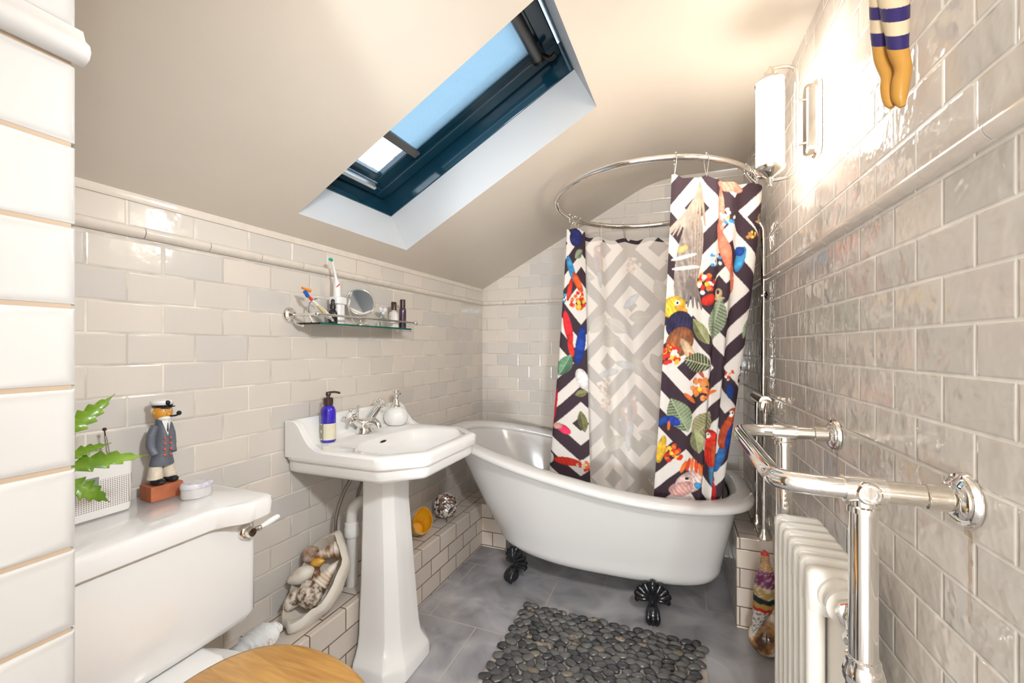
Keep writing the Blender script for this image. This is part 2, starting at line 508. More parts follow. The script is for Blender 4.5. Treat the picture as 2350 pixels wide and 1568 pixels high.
def tube(bm, pts, r, seg=14, closed=False, caps=True, mi=0):
    pts = [Vector(p) for p in pts]
    n = len(pts)
    rs = r if isinstance(r, (list, tuple)) else [r] * n
    rings = []
    px = None
    for i, p in enumerate(pts):
        if closed:
            d = pts[(i + 1) % n] - pts[i - 1]
        else:
            d = pts[min(i + 1, n - 1)] - pts[max(i - 1, 0)]
        d.normalize()
        if px is None:
            px = frame_of(d)[0]
        px = (px - d * px.dot(d))
        px.normalize()
        py = d.cross(px)
        rings.append([p + (px * math.cos(2 * PI * k / seg) + py * math.sin(2 * PI * k / seg)) * rs[i] for k in range(seg)])
    if closed:
        rings.append(rings[0])
        loft(bm, rings, True, (False, False), mi)
        bmesh.ops.remove_doubles(bm, verts=bm.verts[:], dist=1e-6)
    else:
        loft(bm, rings, True, (caps, caps), mi)

def ball(bm, c, r, seg=20, sc=(1, 1, 1), R=None, mi=0):
    c = Vector(c)
    n = max(6, seg // 2)
    rings = []
    for i in range(n + 1):
        a = PI * i / n
        rr = max(math.sin(a), 0.004); zz = -math.cos(a)
        ring = []
        for k in range(seg):
            p = Vector((rr * math.cos(2 * PI * k / seg) * sc[0], rr * math.sin(2 * PI * k / seg) * sc[1], zz * sc[2])) * r
            ring.append(c + (R @ p if R else p))
        rings.append(ring)
    loft(bm, rings, True, (True, True), mi)

def rrect(x0, x1, y0, y1, r, z, seg=5):
    pts = []
    for cx, cy, a0 in ((x1 - r, y1 - r, 0), (x0 + r, y1 - r, 90), (x0 + r, y0 + r, 180), (x1 - r, y0 + r, 270)):
        for k in range(seg + 1):
            a = math.radians(a0 + 90 * k / seg)
            pts.append(Vector((cx + r * math.cos(a), cy + r * math.sin(a), z)))
    return pts

def rot_to(axis):
    x, y, d = frame_of(axis)
    return Matrix((x, y, d)).transposed()

def lerp(a, b, t): return a + (b - a) * t
def sstep(t):
    t = min(1, max(0, t)); return t * t * (3 - 2 * t)

# ------------------------------------------------------------------ setting
YB = 2.547
CL = Vector((-1.1834, YB, 0))               # back left corner
DL = Vector((0.03702, 0.99931, 0))          # the left wall leans a little off square
NL = Vector((0.99931, -0.03702, 0))
R1 = Vector((0.3579, 2.0063, 0))
DR = Vector((-0.02985, 0.99955, 0))
def wl(y):                                  # x of the left wall at y
    return CL.x + DL.x * (y - YB) / DL.y
def wr(y):
    return R1.x + DR.x * (y - R1.y) / DR.y
ZT = 1.509                                  # top of the knee wall
SLOPE = math.atan(0.53)
SD = NL * math.cos(SLOPE) + Vector((0, 0, 1)) * math.sin(SLOPE)
NU = DL.cross(SD) * -1.0                    # outwards (up) from the sloping ceiling
if NU.z < 0: NU = -NU
P0 = Vector((CL.x, YB, ZT))
def CP(t, s, d=0.0): return P0 + DL * t + SD * s + NU * d

bm = B(); box(bm, (-1.45, -3.0, -0.06), (0.70, 2.70, 0.0)); struct(obj('floor', bm, M['slate'], smooth=False), 'grey slate tiled floor')

bm = B()
a, b = CL + DL * -5.3, CL + DL * 0.05
loft(bm, [[a, b, b - NL * 0.1, a - NL * 0.1], [p + Vector((0, 0, ZT + 0.02)) for p in (a, b, b - NL * 0.1, a - NL * 0.1)]])
struct(obj('wall_left', bm, M['tile_left'], smooth=False))
bm = B()
nrm = Vector((DR.y, -DR.x, 0))
a, b = R1 + DR * -4.9, R1 + DR * 0.6
loft(bm, [[a, b, b + nrm * 0.1, a + nrm * 0.1], [p + Vector((0, 0, 2.13)) for p in (a, b, b + nrm * 0.1, a + nrm * 0.1)]])
struct(obj('wall_right', bm, M['tile_right'], smooth=False))
bm = B()
prof = [(-1.28, 0), (0.48, 0), (0.48, 2.13), (-0.08, 2.13), (-1.28, 1.49)]
loft(bm, [[Vector((x, YB, z)) for x, z in prof], [Vector((x, YB + 0.1, z)) for x, z in prof]])
struct(obj('wall_back', bm, M['tile_back'], smooth=False))
bm = B(); box(bm, (-1.4, -2.90, 0), (0.60, -2.80, 2.13)); struct(obj('wall_rear', bm, M['white_paint'], smooth=False))

# the tiled end of the wall beside the doorway
PX, PY = -0.536, 0.232
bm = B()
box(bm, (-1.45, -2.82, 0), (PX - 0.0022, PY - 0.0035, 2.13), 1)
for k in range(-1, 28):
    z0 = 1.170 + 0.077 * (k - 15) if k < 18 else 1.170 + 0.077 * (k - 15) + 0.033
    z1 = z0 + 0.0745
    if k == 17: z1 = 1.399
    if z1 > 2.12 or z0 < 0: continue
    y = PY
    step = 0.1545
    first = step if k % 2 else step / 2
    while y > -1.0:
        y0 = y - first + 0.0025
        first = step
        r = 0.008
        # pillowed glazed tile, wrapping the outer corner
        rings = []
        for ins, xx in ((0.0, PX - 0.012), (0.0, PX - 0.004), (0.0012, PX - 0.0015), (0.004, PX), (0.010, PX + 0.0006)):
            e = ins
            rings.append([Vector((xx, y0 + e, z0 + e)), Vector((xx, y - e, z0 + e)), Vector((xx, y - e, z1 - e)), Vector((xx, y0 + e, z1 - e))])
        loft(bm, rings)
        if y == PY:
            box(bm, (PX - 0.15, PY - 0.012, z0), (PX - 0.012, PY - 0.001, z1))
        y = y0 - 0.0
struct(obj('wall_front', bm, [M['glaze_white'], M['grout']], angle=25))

# bead mouldings along the walls
def bead(name, a, b, n, mat, up=0.0, seglen=0.1545, r=0.0145):
    bm = B()
    d = (b - a); Ln = d.length; d.normalize()
    k = max(1, round(Ln / seglen)); st = Ln / k
    for i in range(k):
        p = a + d * (i * st + 0.001); q = a + d * ((i + 1) * st - 0.001)
        prof = [(0, -0.013), (0.006, -0.013), (0.013, -0.006), (0.0165, 0.002), (0.0145, 0.009), (0.008, 0.0135), (0, 0.0135)]
        rings = [[e + n * x + Vector((0, 0, z)) for x, z in prof] for e in (p, q)]
        loft(bm, rings)
    return struct(obj(name, bm, mat, angle=50))
ZB = 1.4155
up = Vector((0, 0, ZB))
bead('trim_1', CL + DL * -2.35 + up, CL + DL * -0.002 + up, NL, M['glaze_cream'])
bead('trim_2', R1 + DR * -2.9 + up, R1 + DR * 0.53 + up, -nrm, M['glaze_cream'], seglen=0.1465)
bead('trim_3', Vector((CL.x, YB, ZB)), Vector((wr(YB), YB, ZB)), Vector((0, -1, 0)), M['glaze_cream'], seglen=0.147)
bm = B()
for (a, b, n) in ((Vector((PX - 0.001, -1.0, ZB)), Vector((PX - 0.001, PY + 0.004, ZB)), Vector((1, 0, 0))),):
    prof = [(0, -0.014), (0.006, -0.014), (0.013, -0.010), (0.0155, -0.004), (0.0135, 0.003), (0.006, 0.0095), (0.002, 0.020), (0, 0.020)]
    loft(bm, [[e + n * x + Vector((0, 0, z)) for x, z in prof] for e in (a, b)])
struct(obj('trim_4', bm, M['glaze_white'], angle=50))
# white cap strip along the top of the knee wall
bm = B()
a, b = CL + DL * -2.4, CL + DL * -0.001
for (p, q) in ((a, b),):
    prof = [(-0.001, ZT - 0.018), (0.004, ZT - 0.018), (0.006, ZT - 0.010), (0.005, ZT + 0.003), (-0.001, ZT + 0.003)]
    loft(bm, [[e + NL * x + Vector((0, 0, z)) for x, z in prof] for e in (p, q)])
struct(obj('trim_5', bm, M['glaze_cream'], angle=50))

# ceiling: slope with the skylight opening, soft bend, flat
T0, T1, S0, S1 = -1.508, -0.943, 0.115, 1.077
TMIN, TMAX = -5.5, 0.05
DW = 0.18
bm = B()
ts = [TMIN, T0, T1, TMAX]
prof = [(s * math.cos(SLOPE), s * math.sin(SLOPE)) for s in (-0.03, S0, S1, 1.10)]
FLAT = 2.085 - ZT
q0 = Vector(prof[-1]); q1 = Vector((FLAT / 0.53, FLAT)); q2 = Vector((FLAT / 0.53 + 0.16, FLAT))
for k in range(1, 9):
    t = k / 8
    p = q0 * (1 - t) ** 2 + q1 * 2 * t * (1 - t) + q2 * t * t
    prof.append((p.x, p.y))
prof.append((1.80, FLAT))
grid = [[bm.verts.new(P0 + DL * t + NL * x + Vector((0, 0, z))) for x, z in prof] for t in ts]
for i in range(3):
    for j in range(len(prof) - 1):
        if i == 1 and j == 1: continue
        bm.faces.new((grid[i][j], grid[i][j + 1], grid[i + 1][j + 1], grid[i + 1][j]))
oc = [CP(T0, S0), CP(T1, S0), CP(T1, S1), CP(T0, S1)]
ic = [CP(T0, S0, DW), CP(T1, S0, DW), CP(T1, S1, DW), CP(T0, S1, DW)]
ro = [bm.verts.new(p) for p in oc]; ri = [bm.verts.new(p) for p in ic]
for i in range(4):
    j = (i + 1) % 4
    bm.faces.new((ro[i], ro[j], ri[j], ri[i])).material_index = 1
ceil = struct(obj('ceiling', bm, [M['paint'], M['white_paint']], angle=30), 'cream ceiling sloping down to the left with white skylight reveal')

# skylight
win = bpy.data.objects.new('window_1', None); COL.objects.link(win); win.location = CP((T0 + T1) / 2, (S0 + S1) / 2, DW)
win.empty_display_size = 0.05
struct(win, 'dark framed roof window in the sloping ceiling with a pale blue blind')
def bar(bm, t0, t1, s0, s1, d0, d1, mi=0):
    loft(bm, [[CP(t0, s0, d), CP(t1, s0, d), CP(t1, s1, d), CP(t0, s1, d)] for d in (d0, d1)], mi=mi)
bm = B()
fw = 0.03
bar(bm, T0 - fw, T0 + 0.004, S0 - fw, S1 + fw, DW, DW + 0.13); bar(bm, T1 - 0.004, T1 + fw, S0 - fw, S1 + fw, DW, DW + 0.13)
bar(bm, T0 + 0.004, T1 - 0.004, S0 - fw, S0 + 0.004, DW, DW + 0.13); bar(bm, T0 + 0.004, T1 - 0.004, S1 - 0.004, S1 + fw, DW, DW + 0.13)
obj('window_frame', bm, M['frame'], win, angle=30, bevel=0.003)
bm = B()
sw, g0, g1 = 0.075, 0.27, 0.31
for (ins, d0, d1, w_) in ((0.008, 0.265, 0.315, 0.055), (0.058, 0.285, 0.315, 0.052)):
    a0, a1, b0, b1 = T0 + ins, T1 - ins, S0 + ins, S1 - ins
    bar(bm, a0, a0 + w_, b0, b1, d0, d1); bar(bm, a1 - w_, a1, b0, b1, d0, d1)
    bar(bm, a0 + w_, a1 - w_, b0, b0 + w_ * 0.75, d0, d1); bar(bm, a0 + w_, a1 - w_, b1 - w_, b1, d0, d1)
sash = obj('sash', bm, M['frame'], win, angle=30, bevel=0.004)
bm = B(); bar(bm, T0 + 0.06, T1 - 0.06, S0 + 0.04, S1 - 0.06, 0.302, 0.306); obj('pane', bm, M['pane'], sash, smooth=False)
bm = B()
bar(bm, T0 + 0.075, T1 - 0.100, 0.40, 0.99, 0.2760, 0.2772)
bl = obj('blind', bm, M['blind'], win, smooth=False)
bm = B(); bar(bm, T0 + 0.07, T1 - 0.085, 0.375, 0.408, 0.262, 0.280); obj('blind_bar', bm, M['alu'], bl, bevel=0.004)
bm = B(); tube(bm, [CP(T0 + 0.065, 0.985, 0.255), CP(T1 - 0.085, 0.985, 0.255)], 0.021, 20); obj('blind_roller', bm, M['alu'], bl)
bm = B()
tube(bm, [CP(T1 - 0.085, 0.985, 0.255), CP(T1 - 0.07, 0.985, 0.255)], 0.024, 16)
tube(bm, smooth_path([CP(T1 - 0.08, 1.005, 0.25), CP(T1 - 0.075, 1.02, 0.225), CP(T1 - 0.08, 1.045, 0.222)], 4), 0.010, 10)
obj('roller_bracket', bm, M['black'], bl)
bm = B()
bar(bm, T0 + 0.17, T1 - 0.13, S0 + 0.050, S0 + 0.066, 0.235, 0.262)
obj('handle_bar', bm, M['silver'], sash, bevel=0.004)

# tiled ledge along the left wall and the boxed-in pipes
LX, LZ = -1.033, 0.242
bm = B()
def lx(y): return LX + (y - 1.56) * 0.02
ys = (0.20, 2.20)
loft(bm, [[Vector((wl(y) - 0.01, y, 0)), Vector((lx(y), y, 0)), Vector((lx(y), y, LZ)), Vector((wl(y) - 0.01, y, LZ))] for y in ys])
struct(obj('wall_ledge', bm, M['tile_ledge'], smooth=False, bevel=0.004), 'low tiled ledge along the left wall under the basin')
bm = B()
box(bm, (wl(2.4) - 0.02, 2.19, 0), (-0.875, YB + 0.01, LZ))
struct(obj('wall_plinth', bm, M['tile_ledge'], smooth=False, bevel=0.003))
bm = B()
box(bm, (0.234, 1.921, 0), (wr(2.2) + 0.03, YB + 0.01, 0.365))
struct(obj('wall_boxing', bm, M['tile_ledge'], smooth=False, bevel=0.003), 'tiled pipe boxing at the tap end of the bath')

# ------------------------------------------------------------------ bath
bath = thing('bathtub', 'white freestanding roll-top bathtub on black claw feet against the back wall', 'bathtub', (-0.40, 2.10, 0))
RIMPTS = [(-1.20, 0.712), (-0.95, 0.672), (-0.69, 0.624), (-0.42, 0.573), (-0.25, 0.545), (-0.07, 0.527), (0.10, 0.52), (0.32, 0.518)]
def zrim(x):
    xs = [p[0] for p in RIMPTS]; zs = [p[1] for p in RIMPTS]
    # smooth by averaging neighbours
    return sum(float(np.interp(x + d, xs, zs)) for d in (-0.08, -0.04, 0, 0.04, 0.08)) / 5
NB = 120
def outline(x0, x1, y0, y1, zf, nl=2.25, nr=3.2):
    pts = []
    xc, yc = (x0 + x1) / 2, (y0 + y1) / 2
    a, b = (x1 - x0) / 2, (y1 - y0) / 2
    for k in range(NB):
        th = 2 * PI * k / NB
        c, s = math.cos(th), math.sin(th)
        n = lerp(nl, nr, sstep((c + 0.6) / 1.2))
        x = xc + a * math.copysign(abs(c) ** (2 / n), c); y = yc + b * math.copysign(abs(s) ** (2 / n), s)
        pts.append(Vector((x, y, zf(x))))
    return pts
bm = B()
top = (-1.115, 0.256, 1.755, 2.475); bot = (-0.86, 0.195, 1.850, 2.365); flr = (-0.72, 0.135, 1.915, 2.295)
ZB0 = 0.125
def ext(a, b, t): return [lerp(p, q, t) for p, q in zip(a, b)]
rings = []
for k in range(7):
    al = PI / 2 * k / 6
    e = ext(flr, bot, math.sin(al)); z = ZB0 + 0.075 * (1 - math.cos(al))
    rings.append(outline(*e, lambda x, z=z: z))
for k in range(1, 11):
    t = k / 10
    e = ext(bot, top, t ** 0.95)
    z_ = ZB0 + 0.075
    rings.append(outline(*e, lambda x, t=t, z_=z_: lerp(z_, zrim(x) - 0.034, t)))
loft(bm, rings, True, (True, False))
inn = []
itop = (-1.075, 0.215, 1.795, 2.435); ibot = (-0.78, 0.135, 1.90, 2.33); iflr = (-0.66, 0.07, 1.965, 2.265)
for k in range(0, 11):
    t = 1 - k / 10
    e = ext(ibot, itop, t)
    inn.append(outline(*e, lambda x, t=t: lerp(0.23, zrim(x) - 0.02, t)))
for k in range(1, 6):
    al = PI / 2 * k / 5
    e = ext(ibot, iflr, 1 - math.cos(al)) ; z = 0.23 - 0.07 * math.sin(al)
    inn.append(outline(*e, lambda x, z=z: z))
loft(bm, inn, True, (False, True))
obj('tub_shell', bm, M['enamel'], bath, angle=60)
bm = B()
ro_ = (-1.165, 0.314, 1.706, 2.520); ri_ = (-1.068, 0.222, 1.802, 2.428)
rr = []
for k in range(15):
    al = 2 * PI * k / 14
    f = 0.5 + 0.5 * math.cos(al)
    dz = 0.021 * math.sin(al) + (0.006 if math.sin(al) > 0 else 0)
    e = ext(ri_, ro_, f)
    rr.append(outline(*e, lambda x, dz=dz: zrim(x) - 0.020 + dz))
loft(bm, rr, True, (False, False)); bmesh.ops.remove_doubles(bm, verts=bm.verts[:], dist=1e-5)
obj('rim', bm, M['enamel'], bath, angle=60)

def claw_foot(px, py, dirv):
    """ball toe at px,py on the floor, palmette leaning up against the tub"""
    d = Vector((dirv[0], dirv[1], 0)).normalized()      # outward
    s = Vector((-d.y, d.x, 0))
    o = Vector((px, py, 0))
    FS = 1.0
    bm = B()
    R = Matrix((s, d, Vector((0, 0, 1)))).transposed()
    ball(bm, o + Vector((0, 0, 0.036)) - d * 0.012, 0.036, 22, (0.80, 1.0, 1.0), R)
    for q in (-1, 0, 1):
        tube(bm, smooth_path([o - d * 0.030 + s * q * 0.008 + Vector((0, 0, 0.072)), o + d * 0.004 + s * q * 0.016 + Vector((0, 0, 0.050)), o + d * 0.016 + s * q * 0.019 + Vector((0, 0, 0.026)), o + d * 0.010 + s * q * 0.013 + Vector((0, 0, 0.006))], 5), [0.007 + 0.0035 * math.sin(PI * i / 15) for i in range(16)], 8)
    lathe(bm, o - d * 0.034 + Vector((0, 0, 0.050)), Vector((0, 0, 1)) - d * 0.15, [(0.016, 0), (0.0175, 0.010), (0.0165, 0.016), (0.019, 0.022), (0.017, 0.03), (0.021, 0.04), (0.024, 0.055)], 18)
    c = o - d * 0.040 + Vector((0, 0, 0.088))
    for k in range(-4, 5):
        a = k * math.radians(25)
        ln = FS * (0.064 - 0.003 * abs(k))
        tip = c + s * math.sin(a) * ln * 1.15 + Vector((0, 0, math.cos(a) * ln * 0.95)) + d * (0.006 - 0.002 * abs(k) * 0.5)
        mid = lerp(c, tip, 0.55) + d * 0.012
        path = smooth_path([c, mid, tip, tip + d * 0.004], 4)
        tube(bm, path, [0.006 + 0.0085 * (i / (len(path) - 1)) for i in range(len(path))], 8)
        ball(bm, tip, 0.011 if k else 0.016, 14)
    obj('foot', bm, M['iron'], bath, angle=60)
claw_foot(-0.082, 1.822, (0.1, -1))
claw_foot(-0.735, 1.905, (-0.55, -1))
claw_foot(-0.082, 2.335, (0, 1)); claw_foot(-0.735, 2.315, (-0.55, 1))

# shower pipes and riser standing on the boxing
sh = thing('shower_fitting', 'chrome shower pipes and valve rising from the tiled boxing by the right wall', 'shower', (0.325, 2.03, 0.365))
PXA, PYA = 0.334, 1.945
PXB, PYB_ = 0.334, 2.105
bm = B(); tube(bm, [(PXA, PYA, 0.375), (PXA, PYA, 0.905)], 0.0085, 14); obj('supply_pipe', bm, M['chrome'], sh)
bm = B(); tube(bm, [(PXB, PYB_, 0.375), (PXB, PYB_, 0.905)], 0.0085, 14); obj('supply_pipe', bm, M['chrome'], sh)
for x, y in ((PXA, PYA), (PXB, PYB_)):
    bm = B(); lathe(bm, (x, y, 0.3652), (0, 0, 1), [(0.0245, 0), (0.0245, 0.004), (0.022, 0.012), (0.014, 0.024), (0.011, 0.04)], 28); obj('pipe_flange', bm, M['nickel'], sh)
bm = B()
tube(bm, [(PXA, PYA - 0.03, 0.915), (PXB, PYB_ + 0.03, 0.915)], 0.022, 18)
lathe(bm, (PXA, PYA - 0.005, 0.90), (0, -1, 0), [(0.024, 0), (0.026, 0.02), (0.026, 0.035), (0.018, 0.04)], 22)
obj('valve_body', bm, M['nickel'], sh)
bm = B()
yy = 2.02
tube(bm, smooth_path([(0.344, yy, 0.93), (0.345, yy, 1.3), (0.344, yy, 1.58), (0.336, yy, 1.635), (0.305, yy, 1.668), (0.24, yy, 1.672)], 8), 0.0095, 14)
obj('riser_pipe', bm, M['nickel'], sh)
bm = B(); tube(bm, [(0.335, yy, 1.345), (wr(yy) - 0.001, yy, 1.345)], 0.010, 14); lathe(bm, (wr(yy) - 0.001, yy, 1.345), (-1, 0, 0), [(0.022, 0), (0.020, 0.005), (0.011, 0.012)], 20); obj('wall_bracket', bm, M['chrome'], sh)
bm = B(); lathe(bm, (0.215, yy, 1.672), (-0.4, 0, -1), [(0.012, -0.02), (0.02, 0), (0.055, 0.02), (0.058, 0.028), (0.05, 0.03)], 28); obj('shower_head', bm, M['chrome'], sh)
bm = B(); tube(bm, smooth_path([(PXA, PYA - 0.045, 0.91), (PXA - 0.01, PYA - 0.08, 0.86), (PXA - 0.01, PYA - 0.06, 0.75), (PXA - 0.012, PYA - 0.03, 0.70)], 6), 0.006, 10); obj('hose', bm, M['nickel'], sh)

# shower curtain ring
RC = Vector((-0.112, 2.010)); RA, RB_ = 0.418, 0.330
def ringpt(th):
    x = RC.x + RA * math.cos(th); y = RC.y + RB_ * math.sin(th)
    return Vector((x, y, 1.770 + (2.34 - y) / 0.66 * 0.068))
rail = thing('curtain_rail', 'oval chrome shower curtain rail hung above the bathtub', 'curtain rail', ringpt(0))
bm = B(); tube(bm, [ringpt(2 * PI * k / 96) for k in range(96)], 0.0118, 14, closed=True); obj('rail_loop', bm, M['chrome'], rail, angle=60)
e0 = ringpt(math.radians(-18))
bm = B(); tube(bm, [ringpt(math.radians(-12)) , (wr(1.93) - 0.001, 1.93, ringpt(math.radians(-12)).z)], 0.010, 14)
lathe(bm, (wr(1.93) - 0.001, 1.93, ringpt(math.radians(-12)).z), (-1, 0, 0), [(0.03, 0), (0.028, 0.006), (0.014, 0.014)], 24)
obj('wall_arm', bm, M['chrome'], rail)
sp_ = ringpt(math.radians(-12)) + Vector((0.012, 0, 0))
bm = B(); tube(bm, [sp_ + Vector((0, 0, -0.02)), sp_ + Vector((0, 0, 0.085))], 0.0075, 12); lathe(bm, sp_ + Vector((0, 0, 0.083)), (0, 0, 1), [(0.0075, 0), (0.014, 0.002), (0.014, 0.008), (0.006, 0.011)], 18); obj('top_post', bm, M['chrome'], rail)

# ------------------------------------------------------------------ shower curtain
TOPZ = 0.062     # fabric hangs this far below the rail
def th_d(d): q = ringpt(math.radians(d)); return (q.x, q.y)
key = [  # p, top xy, bottom xy
    (0.00, (-0.425, 2.150), (-0.385, 2.085)),
    (0.07, (-0.500, 2.085), (-0.590, 2.080)),
    (0.11, (-0.495, 2.150), (-0.560, 2.160)),
    (0.17, th_d(145), (-0.43, 2.21)),
    (0.27, th_d(118), (-0.24, 2.25)),
    (0.38, th_d(88), (-0.03, 2.265)),
    (0.47, th_d(58), (0.10, 2.24)),
    (0.56, th_d(28), (0.160, 2.15)),
    (0.64, (th_d(0)[0] + 0.012, th_d(0)[1]), (0.170, 2.03)),
    (0.71, (th_d(-22)[0] + 0.034, th_d(-22)[1]), (0.152, 1.938)),
    (0.79, th_d(-42), (0.118, 1.898)),
    (0.89, th_d(-60), (0.045, 1.875)),
    (1.00, th_d(-76), (-0.085, 1.880))]
NPTH, NVER = 860, 620
kp = np.array([k[0] for k in key])
def spline(vals):
    pts = smooth_path([(v[0], v[1], p) for (p, v) in zip(kp, vals)], 24)
    arr = np.array([(q.x, q.y, q.z) for q in pts])
    u = np.linspace(0, 1, NPTH)
    return np.stack([np.interp(u, arr[:, 2], arr[:, 0]), np.interp(u, arr[:, 2], arr[:, 1])], 1)
TP, BP_ = spline([k[1] for k in key]), spline([k[2] for k in key])
P_ = np.linspace(0, 1, NPTH)
topz = 1.770 + (2.34 - TP[:, 1]) / 0.66 * 0.068 - TOPZ
# the hem dips a little between the hooks
hooks_p = [0.03, 0.105, 0.125, 0.145, 0.165, 0.235, 0.305, 0.37, 0.50, 0.62, 0.715, 0.725, 0.738, 0.875, 0.99]
dip = np.min(np.abs(P_[:, None] - np.array(hooks_p)[None]), axis=1)
topz = topz - np.minimum(dip, 0.03) * 0.5
botz = 0.445 - 0.085 * np.clip((P_ - 0.09) / 0.04, 0, 1) * np.clip((0.66 - P_) / 0.06, 0, 1)
q = np.linspace(0, 1, NVER)
def nrm2(c):
    t = np.gradient(c, axis=0); t /= np.linalg.norm(t, axis=1)[:, None] + 1e-9
    return np.stack([t[:, 1], -t[:, 0]], 1)
NT, NB2 = nrm2(TP), nrm2(BP_)
# pleats: deep soft folds on the near run, shallow ones across the far run
ph = np.zeros(NPTH)
near = np.clip((P_ - 0.60) / 0.1, 0, 1); farw = np.clip((P_ - 0.10) / 0.05, 0, 1) * (1 - near)
fold = near * (0.015 * np.sin(P_ * 2 * PI * 15 + 0.8 * np.sin(P_ * 31)) * (0.25 + 0.75 * np.clip((0.90 - P_) / 0.12, 0, 1))) \
    + farw * (0.014 * np.sin(P_ * 2 * PI * 11 + 1.3 * np.sin(P_ * 23)))
crease = -0.02 * np.exp(-((P_ - 0.165) / 0.006) ** 2)
V = np.zeros((NVER, NPTH, 3))
for i in range(NVER):
    t = q[i]; e = t ** 1.25
    xy = TP * (1 - e) + BP_ * e
    nn = NT * (1 - e) + NB2 * e
    amp = 0.55 + 0.75 * t
    xy = xy + nn * (fold * amp + crease * (0.4 + t))[:, None]
    V[i, :, :2] = xy
    V[i, :, 2] = topz * (1 - t) + botz * t
# --- printed pattern in fabric coordinates: a = metres along the cloth, z = height
seg = np.sqrt(np.sum(np.diff(V[NVER // 2, :, :], axis=0) ** 2, axis=1))
A = np.concatenate([[0], np.cumsum(seg)]); AT = A[-1]
aa = np.repeat((AT - A)[None], NVER, 0)      # distance from the near left edge
zz = V[:, :, 2]
DARK = np.array((0.040, 0.022, 0.030)); CRM = np.array((0.66, 0.60, 0.55))
def tri(x): return np.abs(((x) % 1.0) * 2 - 1)
W_ = 0.30
zm = np.abs(((zz - 1.05 + 0.30) % 0.60) - 0.30)
kink = np.abs((((aa - 0.255) / W_ + 0.5) % 1.0) * 2 - 1)
dark = ((zm - 0.16 * kink + 0.037) % 0.150) < 0.079
COLR = np.where(dark[..., None], DARK, CRM).astype(float)
rng = np.random.default_rng(5)
def field(nz_, na_, lo, hi, seed):
    """smooth random field over the cloth"""
    g = np.random.default_rng(seed).uniform(lo, hi, (nz_ + 2, na_ + 2))
    yi = np.linspace(0, nz_, NVER); xi = np.linspace(0, na_, NPTH)
    y0 = yi.astype(int); x0 = xi.astype(int); fy = (yi - y0)[:, None]; fx = (xi - x0)[None]
    return (g[y0][:, x0] * (1 - fy) * (1 - fx) + g[y0 + 1][:, x0] * fy * (1 - fx) + g[y0][:, x0 + 1] * (1 - fy) * fx + g[y0 + 1][:, x0 + 1] * fy * fx)
FA = field(60, 60, 0.62, 1.25, 1); FB = field(170, 190, 0.72, 1.22, 2)
def blob(a0, z0, ra, rz, ang, col, mask=None, soft=0):
    ca, sa = math.cos(math.radians(ang)), math.sin(math.radians(ang))
    x = (aa - a0) * ca + (zz - z0) * sa; y = -(aa - a0) * sa + (zz - z0) * ca
    return (x / ra) ** 2 + (y / rz) ** 2 < 1, x / ra, y / rz
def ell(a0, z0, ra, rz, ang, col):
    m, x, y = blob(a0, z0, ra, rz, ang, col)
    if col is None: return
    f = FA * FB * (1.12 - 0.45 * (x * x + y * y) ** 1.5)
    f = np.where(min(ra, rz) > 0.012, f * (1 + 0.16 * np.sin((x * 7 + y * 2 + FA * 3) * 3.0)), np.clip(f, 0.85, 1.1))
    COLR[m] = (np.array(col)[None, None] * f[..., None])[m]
def leaf(a0, z0, ln, wd, ang, col, vein, stripes=0):
    m, x, y = blob(a0, z0, ln, wd, ang, col)
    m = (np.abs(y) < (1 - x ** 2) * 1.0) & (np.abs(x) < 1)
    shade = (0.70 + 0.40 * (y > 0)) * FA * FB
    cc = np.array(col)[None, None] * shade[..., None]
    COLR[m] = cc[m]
    COLR[m & (np.abs(y) < 0.06)] = vein
    if stripes:
        k = np.abs(((x * stripes + np.abs(y) * 1.2) % 1) - 0.5) < 0.14
        COLR[m & k] = vein
def flower(a0, z0, r, cols, n=9):
    for k in range(n + 9):
        t = rng.uniform(0, 2 * PI); d = r * math.sqrt(rng.uniform(0, 1))
        ell(a0 + d * math.cos(t), z0 + d * math.sin(t), r * 0.27, r * 0.21, rng.uniform(0, 180), cols[k % len(cols)])
    ell(a0, z0, r * 0.2, r * 0.2, 0, (0.85, 0.55, 0.05))
def parrot(a0, z0, s, ang, body, wing, tail):
    r = math.radians(ang)
    def at(u, v): return a0 + s * (u * math.cos(r) - v * math.sin(r)), z0 + s * (u * math.sin(r) + v * math.cos(r))
    ell(*at(0.05, -0.75), s * 0.13, s * 0.55, ang + 4, tail)
    ell(*at(0, 0), s * 0.26, s * 0.55, ang, body)
    ell(*at(0.12, -0.12), s * 0.14, s * 0.42, ang + 6, wing)
    ell(*at(-0.04, 0.55), s * 0.22, s * 0.22, ang, body)
    ell(*at(-0.12, 0.56), s * 0.10, s * 0.10, ang, (0.8, 0.76, 0.7))
    ell(*at(-0.24, 0.50), s * 0.07, s * 0.11, ang - 20, (0.03, 0.02, 0.02))
    ell(*at(-0.10, 0.59), s * 0.03, s * 0.03, ang, (0.01, 0.01, 0.01))
REDC, ORG, YEL, BLU, SKY = (0.62, 0.03, 0.015), (0.72, 0.16, 0.03), (0.78, 0.46, 0.04), (0.015, 0.06, 0.30), (0.05, 0.28, 0.55)
SAGE, OLI, DGR, PNK, WHT = (0.22, 0.27, 0.17), (0.27, 0.24, 0.09), (0.045, 0.07, 0.03), (0.62, 0.30, 0.26), (0.74, 0.70, 0.66)
